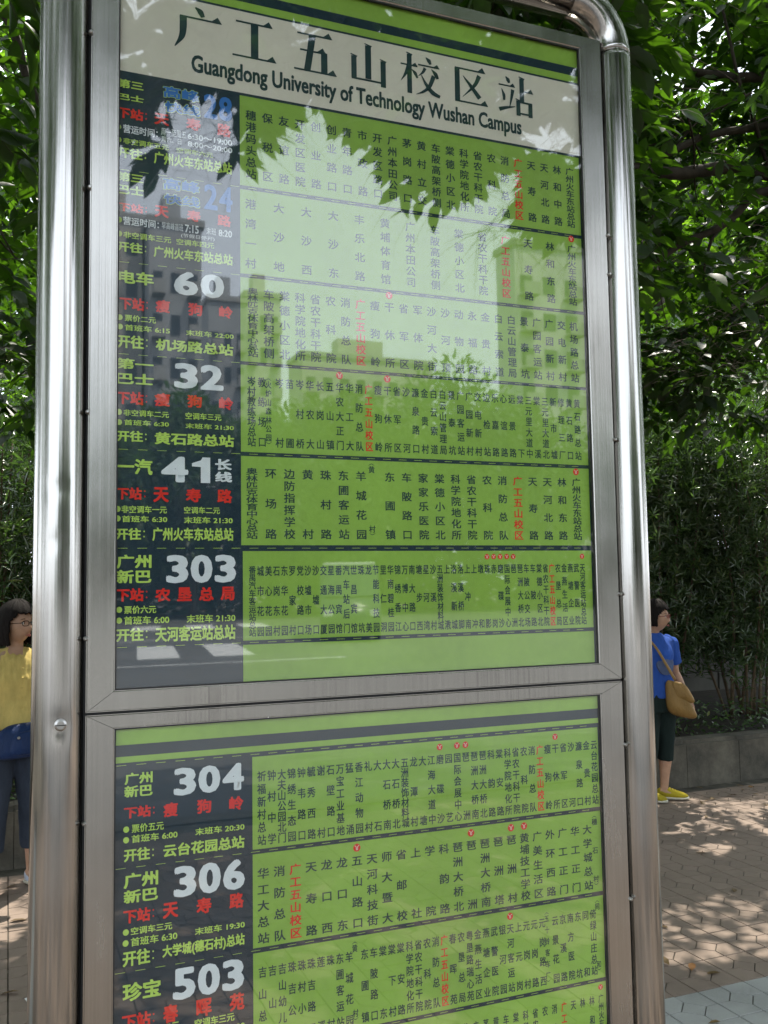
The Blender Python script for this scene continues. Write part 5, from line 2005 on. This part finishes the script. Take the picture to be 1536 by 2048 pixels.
def hand_bm(bm, wrist, d, palm_n, s=1.0, curl=0.35, left=True):
    """palm, four unequal fingers and a thumb; d points down the hand, palm_n is the way the palm faces"""
    d = Vector(d).normalized()
    pn = Vector(palm_n)
    pn = (pn - pn.dot(d) * d).normalized()
    w = d.cross(pn) * (1 if left else -1)
    wr = Vector(wrist)
    loft(bm, [wr - d * 0.02, wr + d * 0.01, wr + d * 0.045 * s, wr + d * 0.088 * s], [(0.022, 0.017), (0.026, 0.016), (0.038 * s, 0.0145), (0.037 * s, 0.012)], 12, ref=tuple(w))
    for k, (off, L) in enumerate(((0.027, 0.068), (0.009, 0.078), (-0.009, 0.072), (-0.027, 0.056))):
        b = wr + d * 0.078 * s + w * off * s
        c1 = curl * (1 + 0.12 * k)
        p1 = b + (d * math.cos(c1 * 0.5) + pn * math.sin(c1 * 0.5)) * L * 0.5
        p2 = p1 + (d * math.cos(c1 * 1.6) + pn * math.sin(c1 * 1.6)) * L * 0.32
        p3 = p2 + (d * math.cos(c1 * 2.4) + pn * math.sin(c1 * 2.4)) * L * 0.24
        loft(bm, [b, p1, p2, p3], [0.0092, 0.0086, 0.0078, 0.0058], 8, ref=tuple(w))
    b = wr + d * 0.018 * s + w * 0.022 * s
    q1 = b + (d * 0.55 + w * 0.75 + pn * 0.25).normalized() * 0.034
    q2 = q1 + (d * 0.85 + w * 0.25 + pn * 0.35).normalized() * 0.030
    q3 = q2 + (d * 0.9 + pn * 0.3).normalized() * 0.020
    loft(bm, [b, q1, q2, q3], [0.013, 0.011, 0.0095, 0.007], 8, ref=tuple(pn))


def body(parent, Hh, head_yaw, arms, feet, voxel=0.0065):
    """one continuous skin surface. arms: list of (shoulder, elbow, wrist, palm normal, left?), feet: list of (hip, knee, ankle, toe direction)"""
    k = Hh / 1.6
    bm = bmesh.new()
    loft(bm, [(0, 0.0, 0.80 * k), (0, 0, 0.90 * k), (0, 0.0, 1.02 * k), (0, 0, 1.18 * k), (0, 0.0, 1.28 * k), (0, 0.01, 1.335 * k)],
         [(0.15, 0.10), (0.155, 0.10), (0.115, 0.08), (0.135, 0.09), (0.15, 0.075), (0.06, 0.05)], 20)
    hy = Matrix.Rotation(head_yaw, 3, 'Z')
    hc = Vector((0, -0.018, 1.478 * k)) + hy @ Vector((0, -0.012, 0))
    loft(bm, [(0, 0.012, 1.29 * k), (0, 0.006, 1.35 * k), tuple(hc + hy @ Vector((0, 0.022, -0.05)))], [(0.055, 0.052), (0.046, 0.05), (0.048, 0.052)], 16)
    head_bm(bm, hc, head_yaw)
    for sh, el, wr, pn, lf in arms:
        sh, el, wr = Vector(sh), Vector(el), Vector(wr)
        loft(bm, [sh, sh.lerp(el, 0.4), el, el.lerp(wr, 0.35), wr], [0.044, 0.037, 0.031, 0.032, 0.0215], 14)
        hand_bm(bm, wr, wr - el, pn, 0.92, 0.42, lf)
    for hp, kn, an, td in feet:
        hp, kn, an = Vector(hp), Vector(kn), Vector(an)
        loft(bm, [hp, hp.lerp(kn, 0.5), kn, kn.lerp(an, 0.3), kn.lerp(an, 0.7), an], [0.085, 0.068, 0.048, 0.052, 0.036, 0.03], 16)
        td = Vector(td).normalized()
        loft(bm, [an - td * 0.035 + Vector((0, 0, -0.02)), an + td * 0.04 + Vector((0, 0, -0.03)), an + td * 0.13 + Vector((0, 0, -0.045))], [(0.03, 0.03), (0.036, 0.026), (0.034, 0.014)], 12, ref=tuple(td.cross(Vector((0, 0, 1)))))
    o = remeshed('body', bm, voxel, 'skin', parent, 3)
    return o, hc, hy


def face_bits(parent, hc, hy, glasses='blackplastic', rnd=0.017):
    def W(x, y, z):
        return hc + hy @ Vector((x, y, z))
    for s in (-1, 1):
        bm = bmesh.new()
        bmesh.ops.create_uvsphere(bm, u_segments=14, v_segments=10, radius=0.0108, matrix=Matrix.Translation(W(s * 0.030, -0.0705, 0.004)))
        from_bm('eye', bm, M['eye'], parent, True)
        bm = bmesh.new()
        bmesh.ops.create_uvsphere(bm, u_segments=12, v_segments=8, radius=0.0052, matrix=Matrix.Translation(W(s * 0.030 + 0.002, -0.0775, 0.004)))
        from_bm('iris', bm, M['iris'], parent, True)
        bm = bmesh.new()
        loft(bm, smooth_path([W(s * 0.014, -0.086, 0.024), W(s * 0.030, -0.083, 0.0285), W(s * 0.046, -0.072, 0.024)], 4), lerp_list([0.0018, 0.0024, 0.001], 9), 6)
        from_bm('eyebrow', bm, M['hair'], parent)
        bm = bmesh.new()
        loft(bm, smooth_path([W(s * 0.018, -0.0805, 0.0085), W(s * 0.030, -0.0825, 0.0125), W(s * 0.043, -0.073, 0.0085)], 4), lerp_list([0.001, 0.0016, 0.001], 9), 6)
        from_bm('eyelash', bm, M['hair'], parent)
    bm = bmesh.new()
    for zz, ww, rr in ((-0.0595, 0.020, 0.0034), (-0.0680, 0.017, 0.0042)):
        loft(bm, smooth_path([W(-ww, -0.081, -0.0635), W(0, -0.0945, zz), W(ww, -0.081, -0.0635)], 5), lerp_list([0.0012, rr, 0.0012], 11), 8)
    from_bm('lips', bm, M['lip'], parent, True)
    if glasses:
        g_ = empty('glasses')
        g_.parent = parent
        for s in (-1, 1):
            bm = bmesh.new()
            pts = []
            for q in range(25):
                t = q / 24 * 2 * math.pi
                cx, cz = math.cos(t), math.sin(t)
                pts.append(W(s * 0.031 + 0.0235 * math.copysign(abs(cx) ** 0.7, cx), -0.099 + 0.008 * abs(0.031 + s * 0) / 0.031 * (1 if True else 0) * 0.3, 0.003 + 0.0145 * math.copysign(abs(cz) ** 0.7, cz)))
            loft(bm, pts, [0.0018] * 25, 6)
            from_bm('rim', bm, M[glasses], g_, True)
            bm = bmesh.new()
            loft(bm, [W(s * 0.054, -0.096, 0.006), W(s * 0.072, -0.075, 0.006), W(s * 0.080, 0.0, 0.002)], [0.0019, 0.0019, 0.0019], 6)
            from_bm('temple', bm, M[glasses], g_, True)
        bm = bmesh.new()
        loft(bm, [W(-0.008, -0.099, 0.006), W(0, -0.1005, 0.009), W(0.008, -0.099, 0.006)], [0.0016] * 3, 6)
        from_bm('bridge', bm, M[glasses], g_, True)


def hair_cap(parent, hc, hy, length, back, seed, fringe=0.045, thick=0.017):
    """thick hair: covers crown, sides and back, leaves the face free; length = how far below the head centre it hangs"""
    bm = bmesh.new()
    nu, nv = 72, 46
    rows = []
    for j in range(nv + 1):
        ph = math.pi * 0.5 * j / nv * 1.0
        row = []
        for i in range(nu):
            th = 2 * math.pi * i / nu
            x, y, z = math.sin(ph) * math.sin(th), -math.sin(ph) * math.cos(th), math.cos(ph)
            n1 = noise.noise(Vector((math.sin(th) * 5 + seed, math.cos(th) * 5, z * 1.2)))
            n2 = noise.noise(Vector((math.sin(th) * 17 + seed, math.cos(th) * 17, z * 2)))
            t = thick + 0.006 * n1 + 0.003 * n2
            X = x * (0.074 + t)
            Y_ = y * (0.092 + t * (1.0 if y > 0 else 0.55)) + (back * max(0, y))
            Z_ = z * (0.112 + t)
            row.append(hc + hy @ Vector((X, Y_, Z_)))
        rows.append(row)
    # skirt: hangs from the widest ring, only at sides and back
    for j in range(1, 16):
        row = []
        for i in range(nu):
            th = 2 * math.pi * i / nu
            cs = math.cos(th)
            face = max(0.0, min(1.0, (cs - 0.28) / 0.25))      # 1 over the face
            n1 = noise.noise(Vector((math.sin(th) * 9 + seed, math.cos(th) * 9, 3)))
            L = length * (1 + 0.16 * n1) * (1 - face)
            zz = -L * j / 15
            tuck = 1 - 0.22 * (j / 15) ** 2
            t = thick + 0.006 * noise.noise(Vector((math.sin(th) * 12 + seed, math.cos(th) * 12, zz * 12)))
            x, y = math.sin(th), -math.cos(th)
            yy = y * (0.092 + t * (1.0 if y > 0 else 0.55)) + (back * max(0, y))
            row.append(hc + hy @ Vector((x * (0.074 + t) * tuck, yy * tuck if y > 0 else yy, zz)))
        rows.append(row)
    # raise the rim over the face into a fringe line
    VR = []
    for row in rows:
        VR.append([bm.verts.new(p) for p in row])
    for a_, b_ in zip(VR, VR[1:]):
        for i in range(nu):
            bm.faces.new((a_[i], b_[i], b_[(i + 1) % nu], a_[(i + 1) % nu]))
    bmesh.ops.remove_doubles(bm, verts=bm.verts[:], dist=0.0003)
    # cut the part of the cap that would cover the face below the fringe
    inv = hy.inverted()
    kill = []
    for f in bm.faces:
        p = inv @ (f.calc_center_median() - hc)
        th = math.atan2(p.x, -p.y)
        edge = fringe + 0.012 * noise.noise(Vector((th * 7 + seed, 0, 0))) - 0.085 * max(0, abs(th) - 0.65)
        if p.y < 0.0 and abs(th) < 1.22 and p.z < edge:
            kill.append(f)
    bmesh.ops.delete(bm, geom=kill, context='FACES')
    bmesh.ops.recalc_face_normals(bm, faces=bm.faces[:])
    bmesh.ops.dissolve_degenerate(bm, dist=0.0004, edges=bm.edges[:])
    me = bpy.data.meshes.new('hair')
    bm.to_mesh(me)
    bm.free()
    o = bpy.data.objects.new('hair', me)
    C.objects.link(o)
    md = o.modifiers.new('t', 'SOLIDIFY')
    md.thickness = 0.011
    md.offset = -1
    m3 = bpy.data.meshes.new_from_object(o.evaluated_get(bpy.context.evaluated_depsgraph_get()))
    o.modifiers.clear()
    o.data = m3
    bpy.data.meshes.remove(me)
    m3.materials.append(M['hair'])
    m3.shade_smooth()
    o.parent = parent
    return o


def shoe(parent, an, td, upper, z0, nm='shoe', L=0.235):
    td = Vector(td).normalized()
    w = td.cross(Vector((0, 0, 1)))
    g_ = Vector((an[0], an[1], z0))
    b = g_ - td * 0.055
    bm = bmesh.new()
    loft(bm, [b + Vector((0, 0, 0.016)), b + td * 0.02 + Vector((0, 0, 0.016)), b + td * 0.10 + Vector((0, 0, 0.016)), b + td * 0.17 + Vector((0, 0, 0.015)), b + td * (L - 0.01) + Vector((0, 0, 0.018)), b + td * L + Vector((0, 0, 0.02))],
         [(0.022, 0.010), (0.034, 0.014), (0.034, 0.014), (0.044, 0.013), (0.028, 0.012), (0.008, 0.006)], 16, ref=tuple(w))
    bmesh.ops.recalc_face_normals(bm, faces=bm.faces[:])
    s_ = from_bm(nm, bm, M['sole'], parent, True)
    bm = bmesh.new()
    loft(bm, [b + td * 0.004 + Vector((0, 0, 0.045)), b + td * 0.03 + Vector((0, 0, 0.05)), b + td * 0.09 + Vector((0, 0, 0.05)), b + td * 0.15 + Vector((0, 0, 0.040)), b + td * 0.20 + Vector((0, 0, 0.033)), b + td * (L - 0.008) + Vector((0, 0, 0.028))],
         [(0.020, 0.03), (0.032, 0.044), (0.034, 0.042), (0.042, 0.030), (0.036, 0.020), (0.014, 0.010)], 16, ref=tuple(w))
    bmesh.ops.recalc_face_normals(bm, faces=bm.faces[:])
    from_bm('upper', bm, M[upper], s_, True)
    bm = bmesh.new()
    for q in range(4):
        c_ = b + td * (0.085 + q * 0.02) + Vector((0, 0, 0.099 - q * 0.0085))
        loft(bm, [c_ - w * 0.020 + Vector((0, 0, -0.008)), c_, c_ + w * 0.020 + Vector((0, 0, -0.008))], [0.0024] * 3, 6)
    from_bm('laces', bm, M['lace'], s_)


def pillow(name, c, X, Yv, Z, a, b, t, mat, parent, n=22, sag=0.0):
    """soft bag: superelliptic cushion with creases; X,Z in-plane axes, Yv thickness"""
    bm = bmesh.new()
    X, Yv, Z = Vector(X).normalized(), Vector(Yv).normalized(), Vector(Z).normalized()
    rows = []
    for j in range(n + 1):
        ph = math.pi * j / n
        row = []
        for i in range(n * 2):
            th = math.pi * i / n
            sx, cz = math.sin(ph), math.cos(ph)
            e = 0.55
            pz = math.copysign(abs(cz) ** e, cz)
            px = math.copysign(abs(sx * math.cos(th)) ** e, math.cos(th))
            py = sx * math.sin(th)
            wd = 1 - (0.22 + sag) * pz
            p = Vector(c) + X * (px * a * wd) + Z * (pz * b) + Yv * (py * t * (1 - 0.35 * pz))
            p += Yv * (0.006 * noise.noise(p * 22) + 0.004 * noise.noise(p * 50))
            row.append(bm.verts.new(p))
        rows.append(row)
    m2 = n * 2
    for r0, r1 in zip(rows, rows[1:]):
        for i in range(m2):
            bm.faces.new((r0[i], r1[i], r1[(i + 1) % m2], r0[(i + 1) % m2]))
    bmesh.ops.remove_doubles(bm, verts=bm.verts[:], dist=0.0005)
    bmesh.ops.recalc_face_normals(bm, faces=bm.faces[:])
    return from_bm(name, bm, M[mat], parent, True)


def strap(pts, w, t, mat, parent, name='strap'):
    bm = bmesh.new()
    P_ = smooth_path(pts, 6)
    loft(bm, P_, [(w, t)] * len(P_), 8)
    bmesh.ops.recalc_face_normals(bm, faces=bm.faces[:])
    return from_bm(name, bm, M[mat], parent, True)


# ---- the woman in yellow, seen left of the post
def woman_yellow():
    Hh = 1.60
    root = tag(empty('person', (-0.115, 4.20, 0), math.radians(12)), 'woman in glasses and a yellow blouse standing beside the left post', 'person')
    arms = [((0.165, 0.0, 1.27), (0.205, 0.02, 1.02), (0.16, -0.09, 0.86), (-1, 0, 0), True), ((-0.165, 0.0, 1.27), (-0.21, 0.02, 1.02), (-0.16, -0.09, 0.86), (1, 0, 0), False)]
    feet = [((0.085, 0, 0.80), (0.095, -0.01, 0.45), (0.115, 0.03, 0.085), (0.25, -1, 0)), ((-0.085, 0, 0.80), (-0.10, -0.02, 0.45), (-0.11, 0.01, 0.085), (-0.2, -1, 0))]
    bo, hc, hy = body(root, Hh, math.radians(30), arms, feet)
    face_bits(root, hc, hy)
    hair_cap(root, hc, hy, 0.115, 0.02, 1.3, fringe=0.058)
    bm = bmesh.new()
    loft(bm, [(0, 0, 0.90), (0, 0.0, 0.97), (0, 0, 1.06), (0, -0.008, 1.17), (0, 0.002, 1.262), (0, 0.016, 1.316), (0, 0.022, 1.334)],
         [(0.185, 0.145), (0.175, 0.135), (0.148, 0.112), (0.168, 0.125), (0.175, 0.090), (0.118, 0.056), (0.100, 0.042)], 28)
    for s in (-1, 1):
        loft(bm, [(s * 0.13, 0, 1.285), (s * 0.178, 0.0, 1.262), (s * 0.198, 0.01, 1.19), (s * 0.206, 0.015, 1.12)], [0.045, 0.06, 0.068, 0.062], 16)
    remeshed('blouse', bm, 0.009, 'yellow', root, 3, 0.011, 2.0, 0.0035)
    bm = bmesh.new()
    for q in range(5):
        bmesh.ops.create_uvsphere(bm, u_segments=8, v_segments=6, radius=0.0055, matrix=Matrix.Translation((0.012, -0.135 + 0.010 * (q > 3), 1.235 - q * 0.055)))
    from_bm('buttons', bm, M['yellow'], root, True)
    bm = bmesh.new()
    loft(bm, [(0, 0, 0.74), (0, 0, 0.85), (0, 0, 0.97)], [(0.172, 0.118), (0.172, 0.122), (0.14, 0.10)], 24)
    for hp, kn, an, td in feet:
        hp, kn, an = Vector(hp), Vector(kn), Vector(an)
        loft(bm, [hp, hp.lerp(kn, 0.5), kn, kn.lerp(an, 0.62)], [0.098, 0.086, 0.070, 0.066], 18)
    remeshed('jeans', bm, 0.010, 'denim', root, 3, 0.006, 5.0)
    for hp, kn, an, td in feet:
        shoe(root, an, td, 'shoe_w', 0.0)
    # the bag, carried in front of the hips: a thing of its own
    bag = tag(empty('shoulder_bag', (-0.115, 4.20, 0), math.radians(12)), 'navy satin bag held in front of the woman in yellow', 'bag')
    pillow('bag_body', (0.03, -0.185, 0.845), (1, 0, 0.03), (0, -1, 0), (0, 0, 1), 0.175, 0.095, 0.055, 'navybag', bag)
    fl = pillow('pocket', (0.03, -0.225, 0.835), (1, 0, 0.03), (0, -1, 0), (0, 0, 1), 0.105, 0.065, 0.028, 'navybag', bag)
    bm = bmesh.new()
    for dx in (-0.06, 0.06):
        bmesh.ops.create_uvsphere(bm, u_segments=10, v_segments=8, radius=0.008, matrix=Matrix.Translation((0.03 + dx, -0.256, 0.87)))
    from_bm('stud', bm, M['screw'], bag, True)
    strap([(-0.13, -0.16, 0.91), (-0.17, -0.10, 1.10), (-0.13, -0.02, 1.335), (-0.10, 0.08, 1.2), (0.02, 0.13, 1.0), (0.15, 0.02, 0.93), (0.17, -0.14, 0.90)], 0.014, 0.004, 'navybag', bag)


# ---- the woman in blue, right of the sign
def woman_blue():
    Hh = 1.50
    k = Hh / 1.6
    root = tag(empty('person', (4.43, 4.33, 0), math.radians(4)), 'woman in a blue T-shirt and dark capri trousers looking to the right', 'person')
    arms = [((0.165, 0.0, 1.27 * k), (0.262, 0.06, 1.01 * k), (0.345, 0.03, 0.80 * k), (-1, 0, 0), True), ((-0.165, 0.0, 1.27 * k), (-0.21, 0.03, 1.02 * k), (-0.19, -0.05, 0.81 * k), (1, 0, 0), False)]
    feet = [((0.08, 0, 0.80 * k), (0.075, -0.01, 0.45 * k), (0.07, 0.02, 0.085), (0.85, -0.62, 0)), ((-0.085, 0, 0.80 * k), (-0.09, -0.02, 0.45 * k), (-0.09, 0.06, 0.085), (0.5, -1, 0))]
    bo, hc, hy = body(root, Hh, math.radians(36), arms, feet)
    face_bits(root, hc, hy, 'redplastic')
    hair_cap(root, hc, hy, 0.065, 0.02, 4.1, fringe=0.055, thick=0.014)
    bm = bmesh.new()
    loft(bm, [(0, 0, 0.83 * k), (0, 0.0, 0.92 * k), (0, 0, 1.05 * k), (0, -0.012, 1.17 * k), (0, 0, 1.27 * k), (0, 0.008, 1.33 * k), (0, 0.01, 1.345 * k)],
         [(0.172, 0.128), (0.165, 0.12), (0.138, 0.105), (0.155, 0.12), (0.165, 0.092), (0.085, 0.066), (0.066, 0.056)], 28)
    for s in (-1, 1):
        loft(bm, [(s * 0.12, 0, 1.285 * k), (s * 0.172, 0.004, 1.262 * k), (s * 0.20, 0.022, 1.17 * k), (s * 0.218, 0.032, 1.085 * k)], [0.045, 0.056, 0.062, 0.064], 16)
    remeshed('shirt', bm, 0.009, 'blue', root, 3, 0.010, 8.0)
    bm = bmesh.new()
    ring = []
    for q in range(18):
        t = q / 18 * 2 * math.pi
        a_ = 0.085 * math.cos(t) * (1 + 0.1 * math.sin(3 * t))
        b_ = 0.07 * math.sin(t)
        ang = a_ / 0.15
        ring.append(bm.verts.new((0.01 + 0.150 * math.sin(ang), -0.128 * math.cos(ang) - 0.001, 1.09 * k + b_)))
    bm.faces.new(ring)
    r_ = bmesh.ops.extrude_face_region(bm, geom=bm.faces[:])
    for v in r_['geom']:
        if isinstance(v, bmesh.types.BMVert):
            v.co.y += 0.02
    bmesh.ops.recalc_face_normals(bm, faces=bm.faces[:])
    bmesh.ops.triangulate(bm, faces=bm.faces[:])
    from_bm('shirt_print', bm, M['print_grey'], root)
    bm = bmesh.new()
    loft(bm, [(0, 0, 0.72 * k), (0, 0, 0.84 * k), (0, 0, 0.93 * k)], [(0.165, 0.118), (0.165, 0.12), (0.14, 0.10)], 24)
    for hp, kn, an, td in feet:
        hp, kn, an = Vector(hp), Vector(kn), Vector(an)
        loft(bm, [hp, hp.lerp(kn, 0.5), kn, kn.lerp(an, 0.30), kn.lerp(an, 0.36)], [0.095, 0.082, 0.064, 0.062, 0.062], 18)
    remeshed('capri_trousers', bm, 0.009, 'darkpants', root, 2, 0.006, 6.0)
    for hp, kn, an, td in feet:
        shoe(root, an, td, 'shoe_y', 0.0)
    bag = tag(empty('shoulder_bag', (4.43, 4.33, 0), math.radians(4)), 'slouchy tan bag hanging at the hip of the woman in blue', 'bag')
    X_ = Vector((0.86, -0.5, -0.20))
    pillow('bag_body', (0.065, -0.165, 0.775), X_, (-0.5, -0.86, 0), (-0.30, 0.1, 1), 0.090, 0.145, 0.055, 'tan', bag, sag=0.2)
    pillow('flap', (0.075, -0.20, 0.83), X_, (-0.5, -0.86, 0), (-0.34, 0.1, 1), 0.070, 0.080, 0.034, 'tan', bag)
    strap([(0.04, -0.17, 0.92), (-0.03, -0.165, 1.03), (-0.10, -0.115, 1.18), (-0.135, 0.0, 1.268), (-0.08, 0.10, 1.15), (0.10, 0.12, 0.98), (0.17, 0.0, 0.92)], 0.013, 0.004, 'tan', bag)


woman_yellow()
woman_blue()

# ---- small litter on the paving and a scrap of paper at the post
bm = bmesh.new()
vs = [bm.verts.new(p) for p in ((0, 0, 0.003), (0.075, 0.02, 0.004), (0.06, 0.05, 0.02), (-0.01, 0.03, 0.008))]
bm.faces.new(vs)
r_ = bmesh.ops.extrude_face_region(bm, geom=bm.faces[:])
for v in r_['geom']:
    if isinstance(v, bmesh.types.BMVert):
        v.co.z += 0.001
o = from_bm('paper_scrap', bm, M['paper'])
o.location = (-0.06, 2.64, 0)
tag(o, 'small white scrap of paper lying on the paving left of the post', 'litter')
